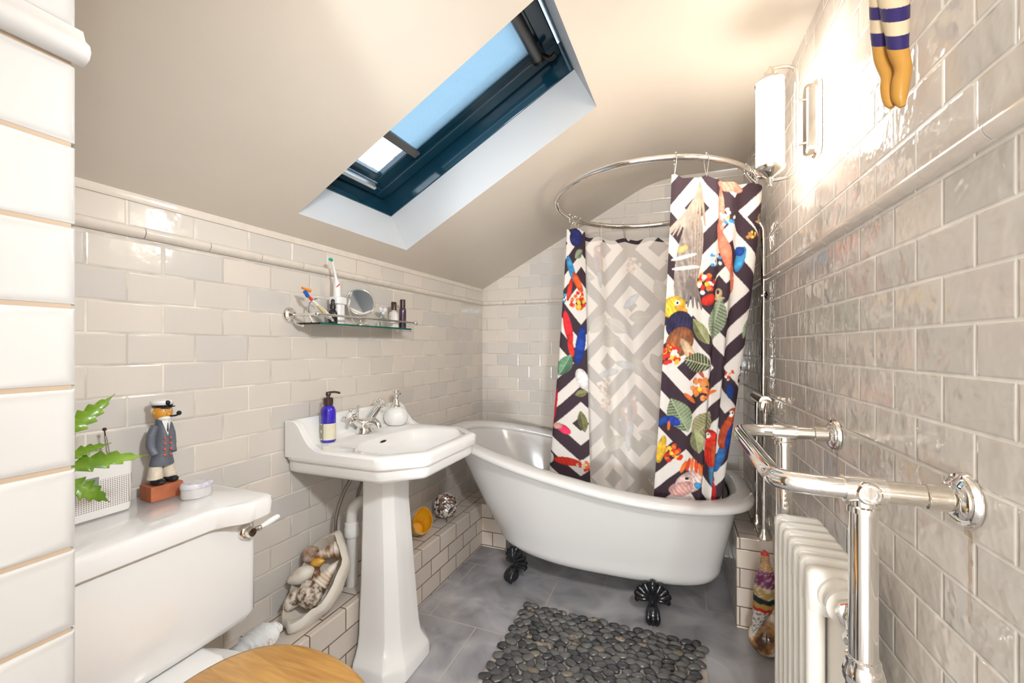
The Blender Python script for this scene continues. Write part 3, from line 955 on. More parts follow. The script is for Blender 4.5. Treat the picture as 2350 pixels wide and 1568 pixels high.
# near run
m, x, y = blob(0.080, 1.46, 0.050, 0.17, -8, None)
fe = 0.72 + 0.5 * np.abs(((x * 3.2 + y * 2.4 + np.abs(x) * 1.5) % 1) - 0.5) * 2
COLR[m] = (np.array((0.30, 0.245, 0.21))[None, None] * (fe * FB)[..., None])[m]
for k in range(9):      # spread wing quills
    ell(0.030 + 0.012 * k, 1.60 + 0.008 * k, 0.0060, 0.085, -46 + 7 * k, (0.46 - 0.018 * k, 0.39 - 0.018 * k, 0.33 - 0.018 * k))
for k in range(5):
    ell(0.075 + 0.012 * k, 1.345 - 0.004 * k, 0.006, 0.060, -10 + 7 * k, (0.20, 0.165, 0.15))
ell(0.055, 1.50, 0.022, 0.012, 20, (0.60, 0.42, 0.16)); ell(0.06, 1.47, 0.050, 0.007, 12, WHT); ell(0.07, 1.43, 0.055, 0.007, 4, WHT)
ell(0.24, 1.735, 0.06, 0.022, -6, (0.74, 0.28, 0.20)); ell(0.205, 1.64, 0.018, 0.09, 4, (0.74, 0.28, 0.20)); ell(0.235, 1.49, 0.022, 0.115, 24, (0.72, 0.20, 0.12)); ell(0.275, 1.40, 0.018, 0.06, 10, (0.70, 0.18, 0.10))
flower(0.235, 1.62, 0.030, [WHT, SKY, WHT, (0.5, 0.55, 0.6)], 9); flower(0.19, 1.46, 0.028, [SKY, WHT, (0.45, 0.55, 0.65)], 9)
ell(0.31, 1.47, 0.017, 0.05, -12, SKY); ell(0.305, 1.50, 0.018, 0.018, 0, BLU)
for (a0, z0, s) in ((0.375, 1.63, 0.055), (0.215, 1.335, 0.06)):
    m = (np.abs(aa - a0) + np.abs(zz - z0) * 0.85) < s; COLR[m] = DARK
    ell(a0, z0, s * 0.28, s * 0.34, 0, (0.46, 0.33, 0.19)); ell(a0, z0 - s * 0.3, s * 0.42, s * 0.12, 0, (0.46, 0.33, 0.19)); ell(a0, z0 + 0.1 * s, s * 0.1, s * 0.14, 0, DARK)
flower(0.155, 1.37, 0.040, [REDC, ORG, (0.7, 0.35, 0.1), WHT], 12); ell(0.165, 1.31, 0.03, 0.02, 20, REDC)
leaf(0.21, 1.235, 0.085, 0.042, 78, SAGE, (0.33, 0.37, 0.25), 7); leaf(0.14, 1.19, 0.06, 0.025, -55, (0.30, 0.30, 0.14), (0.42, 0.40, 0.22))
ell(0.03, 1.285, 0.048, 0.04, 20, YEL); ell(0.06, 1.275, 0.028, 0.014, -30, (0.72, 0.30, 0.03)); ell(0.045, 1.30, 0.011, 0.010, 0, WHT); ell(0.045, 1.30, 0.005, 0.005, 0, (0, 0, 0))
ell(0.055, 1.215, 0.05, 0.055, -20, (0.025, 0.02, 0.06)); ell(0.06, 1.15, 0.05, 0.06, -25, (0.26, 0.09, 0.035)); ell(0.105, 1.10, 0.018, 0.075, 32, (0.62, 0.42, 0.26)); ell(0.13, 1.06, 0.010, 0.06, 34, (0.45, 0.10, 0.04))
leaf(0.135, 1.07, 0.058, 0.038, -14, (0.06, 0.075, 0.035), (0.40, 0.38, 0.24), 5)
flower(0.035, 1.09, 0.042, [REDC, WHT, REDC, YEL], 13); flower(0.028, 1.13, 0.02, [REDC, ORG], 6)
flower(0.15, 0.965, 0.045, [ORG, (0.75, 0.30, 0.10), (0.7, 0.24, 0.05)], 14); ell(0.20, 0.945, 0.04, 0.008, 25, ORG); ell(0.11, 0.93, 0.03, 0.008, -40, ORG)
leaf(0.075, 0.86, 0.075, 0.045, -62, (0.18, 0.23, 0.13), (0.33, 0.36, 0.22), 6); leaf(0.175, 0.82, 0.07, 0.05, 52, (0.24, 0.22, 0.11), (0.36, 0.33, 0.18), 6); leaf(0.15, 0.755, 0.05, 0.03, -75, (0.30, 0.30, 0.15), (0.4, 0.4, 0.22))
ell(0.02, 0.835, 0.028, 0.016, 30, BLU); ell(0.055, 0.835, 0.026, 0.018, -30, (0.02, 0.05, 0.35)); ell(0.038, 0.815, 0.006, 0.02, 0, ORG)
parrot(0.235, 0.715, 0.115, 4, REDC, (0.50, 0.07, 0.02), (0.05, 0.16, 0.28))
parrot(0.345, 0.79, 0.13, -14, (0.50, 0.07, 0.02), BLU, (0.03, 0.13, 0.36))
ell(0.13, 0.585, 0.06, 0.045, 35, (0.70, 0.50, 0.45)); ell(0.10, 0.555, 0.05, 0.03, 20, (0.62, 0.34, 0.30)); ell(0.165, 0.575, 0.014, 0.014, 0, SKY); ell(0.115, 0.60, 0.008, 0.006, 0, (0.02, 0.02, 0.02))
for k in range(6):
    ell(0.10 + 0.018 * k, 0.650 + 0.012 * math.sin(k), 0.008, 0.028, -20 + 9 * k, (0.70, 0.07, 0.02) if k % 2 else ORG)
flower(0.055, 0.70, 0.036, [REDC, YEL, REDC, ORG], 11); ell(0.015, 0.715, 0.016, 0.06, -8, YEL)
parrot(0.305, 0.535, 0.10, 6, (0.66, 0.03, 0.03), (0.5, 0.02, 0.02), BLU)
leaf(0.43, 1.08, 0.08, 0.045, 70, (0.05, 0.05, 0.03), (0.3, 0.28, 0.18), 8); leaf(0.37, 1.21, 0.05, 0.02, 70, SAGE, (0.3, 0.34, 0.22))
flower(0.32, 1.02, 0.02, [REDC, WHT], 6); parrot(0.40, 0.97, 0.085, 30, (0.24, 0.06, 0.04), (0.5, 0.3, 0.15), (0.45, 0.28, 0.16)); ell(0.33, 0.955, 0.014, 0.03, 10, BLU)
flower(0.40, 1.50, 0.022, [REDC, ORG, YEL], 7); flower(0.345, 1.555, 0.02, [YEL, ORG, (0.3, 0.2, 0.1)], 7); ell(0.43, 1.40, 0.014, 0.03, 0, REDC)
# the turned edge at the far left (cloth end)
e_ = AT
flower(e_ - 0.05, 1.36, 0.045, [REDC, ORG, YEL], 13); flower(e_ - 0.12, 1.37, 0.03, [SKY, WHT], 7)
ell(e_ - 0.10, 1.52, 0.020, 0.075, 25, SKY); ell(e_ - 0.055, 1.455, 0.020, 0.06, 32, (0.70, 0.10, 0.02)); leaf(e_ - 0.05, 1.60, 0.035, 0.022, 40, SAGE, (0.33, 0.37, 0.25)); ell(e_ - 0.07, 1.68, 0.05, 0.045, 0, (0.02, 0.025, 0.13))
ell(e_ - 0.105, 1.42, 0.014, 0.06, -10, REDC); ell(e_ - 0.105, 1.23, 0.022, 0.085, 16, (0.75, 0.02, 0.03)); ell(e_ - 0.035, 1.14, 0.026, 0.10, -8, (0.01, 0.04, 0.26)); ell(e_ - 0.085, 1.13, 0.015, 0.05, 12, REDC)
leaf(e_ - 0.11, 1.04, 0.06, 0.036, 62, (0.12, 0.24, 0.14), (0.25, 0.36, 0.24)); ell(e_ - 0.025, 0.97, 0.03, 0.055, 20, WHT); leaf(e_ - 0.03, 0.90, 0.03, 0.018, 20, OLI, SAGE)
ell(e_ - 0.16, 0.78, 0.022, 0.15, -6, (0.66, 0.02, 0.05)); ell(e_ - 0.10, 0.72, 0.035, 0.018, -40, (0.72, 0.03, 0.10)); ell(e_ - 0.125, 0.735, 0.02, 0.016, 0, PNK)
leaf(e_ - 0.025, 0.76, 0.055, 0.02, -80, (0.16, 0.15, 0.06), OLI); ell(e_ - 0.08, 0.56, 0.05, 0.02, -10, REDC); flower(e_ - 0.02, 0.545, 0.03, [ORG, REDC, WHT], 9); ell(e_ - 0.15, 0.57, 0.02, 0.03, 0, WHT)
# scattered motifs on the turning right-hand run so that other viewpoints see the print too
for k in range(46):
    a0 = rng.uniform(0.50, AT - 0.24); z0 = rng.uniform(0.5, 1.65); kd = k % 5
    if kd == 0: leaf(a0, z0, 0.07, 0.035, rng.uniform(0, 180), SAGE, (0.33, 0.37, 0.25), 6)
    elif kd == 1: flower(a0, z0, 0.04, [REDC, ORG, YEL, WHT], 11)
    elif kd == 2: parrot(a0, z0, 0.11, rng.uniform(-20, 20), REDC, BLU, SKY)
    elif kd == 3: leaf(a0, z0, 0.06, 0.035, rng.uniform(0, 180), DGR, OLI, 6)
    else: ell(a0, z0, 0.02, 0.06, rng.uniform(0, 180), SKY)
# reverse of the cloth: the print only ghosts through the pale weave
COLR = np.where((np.abs(COLR - CRM).sum(2) < 1e-6)[..., None], COLR * (0.94 + 0.06 * FB)[..., None], COLR)
COLR = np.clip(COLR, 0.004, 0.9)
for _ in range(1):      # ink bleeds a little into the weave
    Q = np.pad(COLR, ((1, 1), (1, 1), (0, 0)), mode='edge')
    COLR = (Q[1:-1, 1:-1] * 4 + Q[:-2, 1:-1] + Q[2:, 1:-1] + Q[1:-1, :-2] + Q[1:-1, 2:]) / 8
BASE = np.array((0.80, 0.72, 0.645))
lum = COLR.mean(axis=2, keepdims=True)
BACK = BASE[None, None] * (0.80 + 0.26 * np.clip(lum / 0.6, 0, 1)) * 0.86 + 0.16 * COLR
hem = (topz[None] - V[:, :, 2]) < 0.020
BACK[hem] = COLR[hem] * 0.9

n1 = NPTH * NVER
VO = V.reshape(-1, 3)
# inner layer a millimetre or two inside
nn = np.stack([np.gradient(V[:, :, 1], axis=1), -np.gradient(V[:, :, 0], axis=1)], -1)
nn /= np.linalg.norm(nn, axis=2, keepdims=True) + 1e-9
VI = V.copy(); VI[:, :, :2] -= nn * 0.0016
# outer side faces away from the middle of the rail
verts = np.concatenate([VO, VI.reshape(-1, 3)])
idx = np.arange(n1).reshape(NVER, NPTH)
fo = np.stack([idx[:-1, :-1], idx[:-1, 1:], idx[1:, 1:], idx[1:, :-1]], -1).reshape(-1, 4)
fi = fo[:, ::-1] + n1
edge = []
for seq in (idx[0, :], idx[-1, :], idx[:, 0], idx[:, -1]):
    edge.append(np.stack([seq[:-1], seq[1:], seq[1:] + n1, seq[:-1] + n1], -1))
faces = np.concatenate([fo, fi] + edge)
# decide which layer is outside: the near run must show the print to the room (towards -y)
kk = int(0.88 * NPTH); sgn = nn[NVER // 2, kk, 1]
co = np.concatenate([COLR.reshape(-1, 3), BACK.reshape(-1, 3)]) if sgn < 0 else np.concatenate([BACK.reshape(-1, 3), COLR.reshape(-1, 3)])
cur_loc = np.array((0.02, 2.0, 0.445))
me = bpy.data.meshes.new('fabric')
verts = verts - cur_loc
me.vertices.add(len(verts)); me.vertices.foreach_set('co', verts.astype(np.float32).ravel())
me.loops.add(faces.size); me.loops.foreach_set('vertex_index', faces.astype(np.int32).ravel())
me.polygons.add(len(faces)); me.polygons.foreach_set('loop_start', np.arange(0, faces.size, 4, dtype=np.int32))
me.update(calc_edges=True); me.validate()
ca = me.color_attributes.new('Col', 'FLOAT_COLOR', 'POINT')
ca.data.foreach_set('color', np.concatenate([co, np.ones((len(co), 1))], 1).astype(np.float32).ravel())
me.polygons.foreach_set('use_smooth', [True] * len(me.polygons))
me.materials.append(M['print'])
cur = thing('shower_curtain', 'shower curtain printed with dark zigzags, parrots and flowers hanging into the bathtub', 'curtain', tuple(cur_loc))
fab = bpy.data.objects.new('fabric', me); COL.objects.link(fab); fab.parent = cur
for hp in hooks_p:
    i = int(hp * (NPTH - 1)); tp = Vector(V[0, i])
    # nearest point of the rail
    best = min((ringpt(math.radians(a)) for a in range(0, 360, 2)), key=lambda r_: (r_.xy - tp.xy).length)
    bm = B()
    o_ = (tp.xy - best.xy)
    d = (best.xy - RC).normalized()
    c = best
    loop = []
    for k in range(11):
        al = PI * k / 10
        loop.append(c + Vector((d.x, d.y, 0)) * math.cos(al) * 0.0148 + Vector((0, 0, math.sin(al) * 0.0148)))
    lo_ = tp - Vector((0, 0, 0.006))
    pts = [lo_] + [lerp(lo_, loop[0], 0.6)] + loop + [lerp(loop[-1], lo_, 0.5), lo_]
    tube(bm, pts, 0.0013, 6)
    ball(bm, c + Vector((0, 0, 0.0175)), 0.004, 8)
    obj('hook', bm, M['chrome'], cur)
# ------------------------------------------------------------------ wall lamp
LY = 1.410
XW = wr(LY)
sc_ = thing('wall_lamp', 'lit opal glass tube wall lamp in a nickel frame on the right wall', 'lamp', (XW, LY, 1.6580))
bm = B()
def cap_ring(x, w_, z0, z1, y=LY, n=10):
    pts = []
    for (cz, a0) in ((z1 - w_, 0), (z0 + w_, 180)):
        for k in range(n + 1):
            a = math.radians(a0 + 180 * k / n)
            pts.append(Vector((x, y + w_ * math.cos(a), cz + w_ * math.sin(a))))
    return pts
loft(bm, [cap_ring(XW - 0.001, 0.030, 1.6580, 1.8750), cap_ring(XW - 0.010, 0.030, 1.6580, 1.8750), cap_ring(XW - 0.014, 0.026, 1.6620, 1.8710), cap_ring(XW - 0.015, 0.023, 1.6650, 1.8680),
          cap_ring(XW - 0.030, 0.022, 1.6660, 1.8670), cap_ring(XW - 0.034, 0.018, 1.6700, 1.8630)])
obj('backplate', bm, M['nickel'], sc_)
TX = 0.257
bm = B()
ax_ = TX + 0.064
tube(bm, smooth_path([(TX - 0.004, LY, 1.6100), (TX + 0.03, LY, 1.6110), (ax_ - 0.012, LY, 1.6160), (ax_, LY, 1.6330), (ax_, LY, 1.6980), (ax_, LY, 1.8180), (ax_, LY, 1.9030), (ax_ - 0.010, LY, 1.9240), (TX + 0.03, LY, 1.9330), (TX, LY, 1.9300), (TX - 0.012, LY, 1.9130)], 8), 0.0048, 12)
for z in (1.7030, 1.8260):
    tube(bm, [(ax_, LY, z), (XW - 0.030, LY, z)], 0.0045, 10); ball(bm, (ax_, LY, z), 0.0075, 14)
obj('frame_arm', bm, M['nickel'], sc_)
bm = B(); lathe(bm, (TX, LY, 1.6440), (0, 0, 1), [(0.030, 0), (0.0345, 0.004), (0.0355, 0.012), (0.0355, 0.238), (0.0345, 0.246), (0.030, 0.25)], 36); obj('glass_tube', bm, M['opal'], sc_)
bm = B(); lathe(bm, (TX, LY, 1.5900), (0, 0, 1), [(0.002, 0), (0.006, 0.004), (0.004, 0.010), (0.007, 0.016), (0.010, 0.022), (0.008, 0.028), (0.020, 0.036), (0.034, 0.046), (0.039, 0.054), (0.039, 0.058), (0.036, 0.060)], 32); obj('lower_cap', bm, M['nickel'], sc_)
bm = B(); lathe(bm, (TX, LY, 1.8900), (0, 0, 1), [(0.039, 0), (0.039, 0.004), (0.033, 0.010), (0.020, 0.017), (0.016, 0.020), (0.016, 0.032), (0.008, 0.036), (0.006, 0.044), (0.002, 0.05)], 32); obj('upper_cap', bm, M['nickel'], sc_)

# ------------------------------------------------------------------ striped bather hanging on the wall
XH = wr(0.93)
fig = thing('wall_figure', 'carved bather figure in a cream and navy striped suit hanging on the right wall', 'ornament', (XH, 0.93, 1.539))
def paintcol(me, fn):
    ca = me.color_attributes.new('Col', 'FLOAT_COLOR', 'POINT')
    for i, v in enumerate(me.vertices):
        ca.data[i].color = (*fn(v.co), 1)
bm = B()
legR = smooth_path([(0.362, 0.912, 1.539), (0.358, 0.911, 1.556), (0.359, 0.910, 1.580), (0.362, 0.910, 1.605), (0.357, 0.914, 1.640), (0.357, 0.918, 1.675), (0.357, 0.926, 1.72), (0.357, 0.934, 1.78), (0.357, 0.938, 1.84), (0.357, 0.94, 1.90)], 26)
radR = smooth_path([(0.005, 0, 0), (0.0105, 0, 0), (0.0125, 0, 0), (0.0115, 0, 0), (0.0140, 0, 0), (0.0165, 0, 0), (0.020, 0, 0), (0.023, 0, 0), (0.025, 0, 0), (0.020, 0, 0)], 26)
tube(bm, legR, [r.x for r in radR], 64)
legL = smooth_path([(0.352, 0.924, 1.546), (0.349, 0.927, 1.560), (0.348, 0.930, 1.585), (0.350, 0.936, 1.610), (0.347, 0.945, 1.645), (0.348, 0.950, 1.680), (0.350, 0.952, 1.72), (0.352, 0.952, 1.78), (0.354, 0.948, 1.84), (0.356, 0.944, 1.90)], 26)
radL = smooth_path([(0.004, 0, 0), (0.0085, 0, 0), (0.0105, 0, 0), (0.0105, 0, 0), (0.0130, 0, 0), (0.0155, 0, 0), (0.0185, 0, 0), (0.0215, 0, 0), (0.023, 0, 0), (0.018, 0, 0)], 26)
tube(bm, legL, [r.x for r in radL], 64)
lathe(bm, (0.357, 0.942, 1.84), (0, 0, 1), [(0.026, 0), (0.028, 0.03), (0.025, 0.06), (0.027, 0.10), (0.028, 0.13), (0.018, 0.15), (0.009, 0.158), (0.009, 0.17)], 30)
bmesh.ops.subdivide_edges(bm, edges=bm.edges[:], cuts=1, use_grid_fill=True)
f = obj('bather_body', bm, M['painted'], fig, angle=60)
def suit(co):
    z = co.z + 1.539; y = co.y
    s = z - 0.9 * y
    if s < 1.657: return (0.50, 0.25, 0.05)
    k = int((s - 1.657) / 0.0235)
    return ((0.030, 0.020, 0.11), (0.62, 0.50, 0.33), (0.62, 0.50, 0.33))[k % 3 if k < 1 else (0 if k % 2 == 0 else 1)]
paintcol(f.data, suit)

# ------------------------------------------------------------------ towel radiator
rad = thing('towel_radiator', 'chrome towel rail with cream column radiator on the right wall', 'radiator', (0.30, 1.05, 0.0))
ZR = 0.910
Y1, Y2 = 0.806, 1.285
XP1, XP2 = 0.272, 0.266
XF = 0.158
bm = B()
tube(bm, smooth_path([(XP1 - 0.02, Y1, ZR), (XF + 0.045, Y1 + 0.003, ZR), (XF + 0.012, Y1 + 0.016, ZR), (XF, Y1 + 0.055, ZR), (XF, 1.04, ZR), (XF, Y2 - 0.055, ZR), (XF + 0.012, Y2 - 0.014, ZR), (XF + 0.045, Y2, ZR), (XP2 - 0.02, Y2, ZR)], 10), 0.0165, 20)
obj('top_rail', bm, M['chrome'], rad)
for (xp, yp, s) in ((XP1, Y1, -1), (XP2, Y2, 1)):
    xw = wr(yp)
    bm = B(); tube(bm, [(xp + 0.02, yp, ZR), (xw - 0.022, yp, ZR)], 0.0165, 20); lathe(bm, (xw - 0.050, yp, ZR), (1, 0, 0), [(0.0165, 0), (0.0195, 0.002), (0.0195, 0.028), (0.017, 0.03)], 24); obj('wall_arm', bm, M['nickel'], rad)
    bm = B(); lathe(bm, (xw - 0.0005, yp, ZR), (-1, 0, 0), [(0.039, 0), (0.039, 0.004), (0.036, 0.009), (0.030, 0.0105), (0.032, 0.013), (0.027, 0.018), (0.020, 0.021)], 36); obj('wall_flange', bm, M['chrome'], rad)
    bm = B()
    tube(bm, [(xp - 0.026, yp, ZR), (xp + 0.026, yp, ZR)], 0.0205, 22)
    lathe(bm, (xp, yp, ZR - 0.033), (0, 0, 1), [(0.0225, 0), (0.0225, 0.008), (0.019, 0.010), (0.019, 0.02)], 24)
    lathe(bm, (xp, yp, ZR), (0, s, 0), [(0.0165, 0), (0.0165, 0.0235), (0.014, 0.026), (0.011, 0.0262), (0.010, 0.022), (0.004, 0.022)], 22)
    obj('corner_joint', bm, M['chrome'], rad)
    bm = B()
    tube(bm, [(xp, yp, 0.006), (xp, yp, ZR - 0.03)], 0.0185, 24)
    obj('post', bm, M['chrome'], rad)
    bm = B(); lathe(bm, (xp, yp, 0), (0, 0, 1), [(0.036, 0), (0.036, 0.006), (0.028, 0.014), (0.021, 0.022)], 28); obj('foot_flange', bm, M['chrome'], rad)
    if s < 0:
        bm = B()
        for z in (0.585, 0.600, 0.640): lathe(bm, (xp, yp, z), (0, 0, 1), [(0.0185, 0), (0.0225, 0.003), (0.0225, 0.010), (0.0185, 0.013)], 24)
        lathe(bm, (xp, yp, 0.605), (0, 0, 1), [(0.0185, 0), (0.026, 0.010), (0.027, 0.022), (0.024, 0.034), (0.0185, 0.045)], 24)
        obj('post_union', bm, M['chrome'], rad)
# seven cream sections
NS = 7
ZT_, ZB_ = 0.708, 0.10
for k in range(NS):
    yc = 1.240 - k * 0.0445
    bm = B()
    x0, x1 = 0.237, 0.338
    xs = (x0 + 0.0155, (x0 + x1) / 2, x1 - 0.0155)
    n = 4
    for x in xs:
        rings = []
        for z, sc in ((ZB_ + 0.006, 0.5), (ZB_ + 0.012, 0.85), (ZB_ + 0.03, 1), (ZT_ - 0.03, 1), (ZT_ - 0.012, 0.85), (ZT_ - 0.006, 0.5)):
            rings.append(rrect(x - 0.0155 * sc, x + 0.0155 * sc, yc - 0.0165 * sc, yc + 0.0165 * sc, 0.0135 * sc, z, n))
        loft(bm, rings)
    for (za, zb) in ((ZT_ - 0.088, ZT_), (ZB_, ZB_ + 0.088)):
        rings = []
        for z, i in ((za, 0.006), (za + 0.006, 0.0015), (zb - 0.012, 0.0), (zb - 0.004, 0.004), (zb, 0.012)):
            rings.append(rrect(x0 + i, x1 - i, yc - 0.0175 + i * 0.8, yc + 0.0175 - i * 0.8, max(0.004, 0.0115 - i * 0.8), z, n))
        loft(bm, rings)
        lathe(bm, ((x0 + x1) / 2, yc - 0.0225, (za + zb) / 2), (0, 1, 0), [(0.026, 0), (0.028, 0.003), (0.028, 0.042), (0.026, 0.045)], 24)
    obj('radiator_section', bm, M['rad'], rad, angle=50)
yb = 1.240 - (NS - 1) * 0.0445
bm = B(); lathe(bm, (0.2875, yb - 0.018, 0.664), (0, -1, 0), [(0.036, 0), (0.036, 0.008), (0.031, 0.014), (0.029, 0.026), (0.033, 0.030), (0.033, 0.040), (0.024, 0.044)], 32); obj('end_bush', bm, M['rad'], rad)
bm = B()
tube(bm, smooth_path([(0.2875, yb - 0.058, 0.664), (0.286, yb - 0.085, 0.660), (0.280, Y1 + 0.045, 0.642), (XP1 + 0.003, Y1 + 0.014, 0.630)], 6), 0.0125, 18)
lathe(bm, (0.2875, yb - 0.060, 0.664), (0, -1, -0.06), [(0.017, 0), (0.0235, 0.004), (0.0235, 0.016), (0.017, 0.02)], 8)
lathe(bm, (0.282, Y1 + 0.062, 0.646), (-0.1, -1, -0.3), [(0.014, 0), (0.019, 0.003), (0.019, 0.012), (0.015, 0.016)], 8)
obj('connector', bm, M['chrome'], rad)

# ------------------------------------------------------------------ painted figurine by the radiator
va = thing('painted_figurine', 'painted figurine in purple, gold, red and white on a glossy brown base beside the radiator', 'ornament', (0.318, 1.79, 0))
bm = B()
ball(bm, (0.315, 1.792, 0.060), 0.060, 28, (1.0, 0.85, 1.0)); 
for v in bm.verts:
    v.co.z = max(v.co.z, 0.0)
    v.co.z *= 1.0
ball(bm, (0.335, 1.80, 0.12), 0.042, 22, (0.8, 0.8, 1.6))
obj('base', bm, ramp2('marbled_brown', [(0.38, (0.07, 0.025, 0.01)), (0.5, (0.40, 0.20, 0.07)), (0.6, (0.72, 0.62, 0.50))], 16, detail=3, rough=0.12), va)
bm = B()
bp_ = smooth_path([(0.272, 1.765, 0.085), (0.283, 1.77, 0.13), (0.298, 1.775, 0.175), (0.308, 1.78, 0.225), (0.310, 1.78, 0.28), (0.312, 1.78, 0.32), (0.311, 1.78, 0.345), (0.308, 1.778, 0.372), (0.306, 1.776, 0.388)], 8)
rad_ = smooth_path([(0.008, 0, 0), (0.018, 0, 0), (0.030, 0, 0), (0.037, 0, 0), (0.033, 0, 0), (0.022, 0, 0), (0.014, 0, 0), (0.014, 0, 0), (0.004, 0, 0)], 8)
tube(bm, bp_, [r.x for r in rad_], 28)
bb = obj('figure_body', bm, M['painted'], va, angle=60)
def birdcol(co):
    z = co.z; h = math.sin(co.x * 900) * math.sin(co.y * 800 + co.z * 700)
    if z > 0.372: return (0.55, 0.06, 0.04)
    if z > 0.318: return (0.60, 0.38, 0.22) if h > -0.2 else (0.35, 0.2, 0.06)
    if z > 0.262: return (0.16, 0.035, 0.10) if h > -0.3 else (0.40, 0.25, 0.30)
    if z > 0.225: return (0.40, 0.28, 0.10) if h > -0.3 else (0.62, 0.55, 0.42)
    if z > 0.205: return (0.02, 0.025, 0.03)
    if z > 0.188: return (0.40, 0.27, 0.07)
    if z > 0.176: return (0.50, 0.02, 0.015)
    return (0.60, 0.57, 0.53) if h > -0.35 else (0.12, 0.11, 0.10)
paintcol(bb.data, birdcol)
# ------------------------------------------------------------------ pebble mat
mx0, mx1, my0, my1 = -0.618, 0.106, 1.262, 1.755
mat = thing('pebble_mat', 'dark grey pebble bath mat on the slate floor in front of the bathtub', 'mat', ((mx0 + mx1) / 2, (my0 + my1) / 2, 0))
bm = B(); box(bm, (mx0, my0, 0.0005), (mx1, my1, 0.004)); obj('backing', bm, M['backing'], mat, bevel=0.0015)
def pebmat(name, c, c2):
    return ramp2(name, [(0.35, c), (0.65, c2)], 45, rough=0.22)
pm = [pebmat('pebble_dark', (0.032, 0.031, 0.033), (0.060, 0.058, 0.060)), pebmat('pebble_grey', (0.085, 0.081, 0.077), (0.135, 0.127, 0.120)), pebmat('pebble_mid', (0.056, 0.054, 0.055), (0.095, 0.091, 0.089)),
      ramp2('pebble_striped', [(0.42, (0.05, 0.04, 0.035)), (0.52, (0.28, 0.23, 0.17)), (0.6, (0.10, 0.085, 0.07))], 40, rough=0.4)]
pebs = []
rg = random.Random(11)
for v in range(12):
    bm = B()
    k1, k2, p1, p2 = rg.uniform(.05, .14), rg.uniform(.03, .08), rg.uniform(0, 6), rg.uniform(0, 6)
    n = 22; rings = []
    for i in range(9):
        a = -PI / 2 + PI * i / 8
        rings.append([Vector((max(math.cos(a), .02) ** 0.75 * math.cos(2 * PI * k / n) * (1 + k1 * math.cos(2 * (2 * PI * k / n) + p1) + k2 * math.cos(3 * (2 * PI * k / n) + p2)),
                              max(math.cos(a), .02) ** 0.75 * math.sin(2 * PI * k / n) * (1 + k1 * math.cos(2 * (2 * PI * k / n) + p1) + k2 * math.cos(3 * (2 * PI * k / n) + p2)), math.sin(a))) for k in range(n)])
    loft(bm, rings)
    bmesh.ops.recalc_face_normals(bm, faces=bm.faces[:])
    me = bpy.data.meshes.new('pebble'); bm.to_mesh(me); bm.free()
    me.polygons.foreach_set('use_smooth', [True] * len(me.polygons))
    me.materials.append(pm[(0, 1, 2, 0, 1, 2, 1, 2, 0, 1, 2, 3)[v]])
    pebs.append(me)
spots = []
y = my1 - 0.014; row = 0
while y > my0 + 0.010:
    x = mx0 + 0.018 + (row % 2) * 0.021
    while x < mx1 - 0.012:
        spots.append((x + rg.uniform(-.0055, .0055), y + rg.uniform(-.004, .004)))
        x += rg.uniform(0.039, 0.046)
    y -= 0.0265; row += 1
import heapq
def nearness(s):
    d = -s[0] * math.sin(YAW) + s[1] * math.cos(YAW)
    u = (s[0] * math.cos(YAW) + s[1] * math.sin(YAW)) / d * 975 + 1175; v = 797 + 975 * CAM_H / d
    return (0 if v < 1568 else 5) + d
order = sorted(range(len(spots)), key=lambda i: nearness(spots[i]))
few = set(order[:100])
rest = []
for i, (x, y) in enumerate(spots):
    me = pebs[rg.randrange(12)] if rg.random() > 0.04 else pebs[11]
    if me is pebs[11] and rg.random() < 0.5: me = pebs[rg.randrange(11)]
    sx = rg.uniform(0.0205, 0.0250); sy = rg.uniform(0.0145, 0.0172); sz = rg.uniform(0.0075, 0.0095)
    rz = rg.gauss(0.0, 0.30) if rg.random() > 0.12 else rg.uniform(0, PI)
    Mx = Matrix.Translation((x - mat.location.x, y - mat.location.y, 0.004 + sz * 0.92)) @ Matrix.Rotation(rz, 4, 'Z') @ Matrix.Rotation(rg.gauss(0, .06), 4, 'X') @ Matrix.Diagonal((sx, sy, sz, 1))
    if i in few:
        o = bpy.data.objects.new('pebble', me); COL.objects.link(o); o.parent = mat; o.matrix_local = Mx
    else:
        rest.append((me, Mx))
vs, fs, mi = [], [], []
for me, Mx in rest:
    b0 = len(vs)
    vs += [tuple(Mx @ v.co) for v in me.vertices]
    fs += [tuple(b0 + k for k in p.vertices) for p in me.polygons]
    mi += [pm.index(me.materials[0])] * len(me.polygons)
me = bpy.data.meshes.new('pebbles'); me.from_pydata(vs, [], fs)
for m_ in pm: me.materials.append(m_)
me.polygons.foreach_set('material_index', mi); me.polygons.foreach_set('use_smooth', [True] * len(me.polygons)); me.update()
o = bpy.data.objects.new('pebbles', me); COL.objects.link(o); o.parent = mat; o['kind'] = 'stuff'

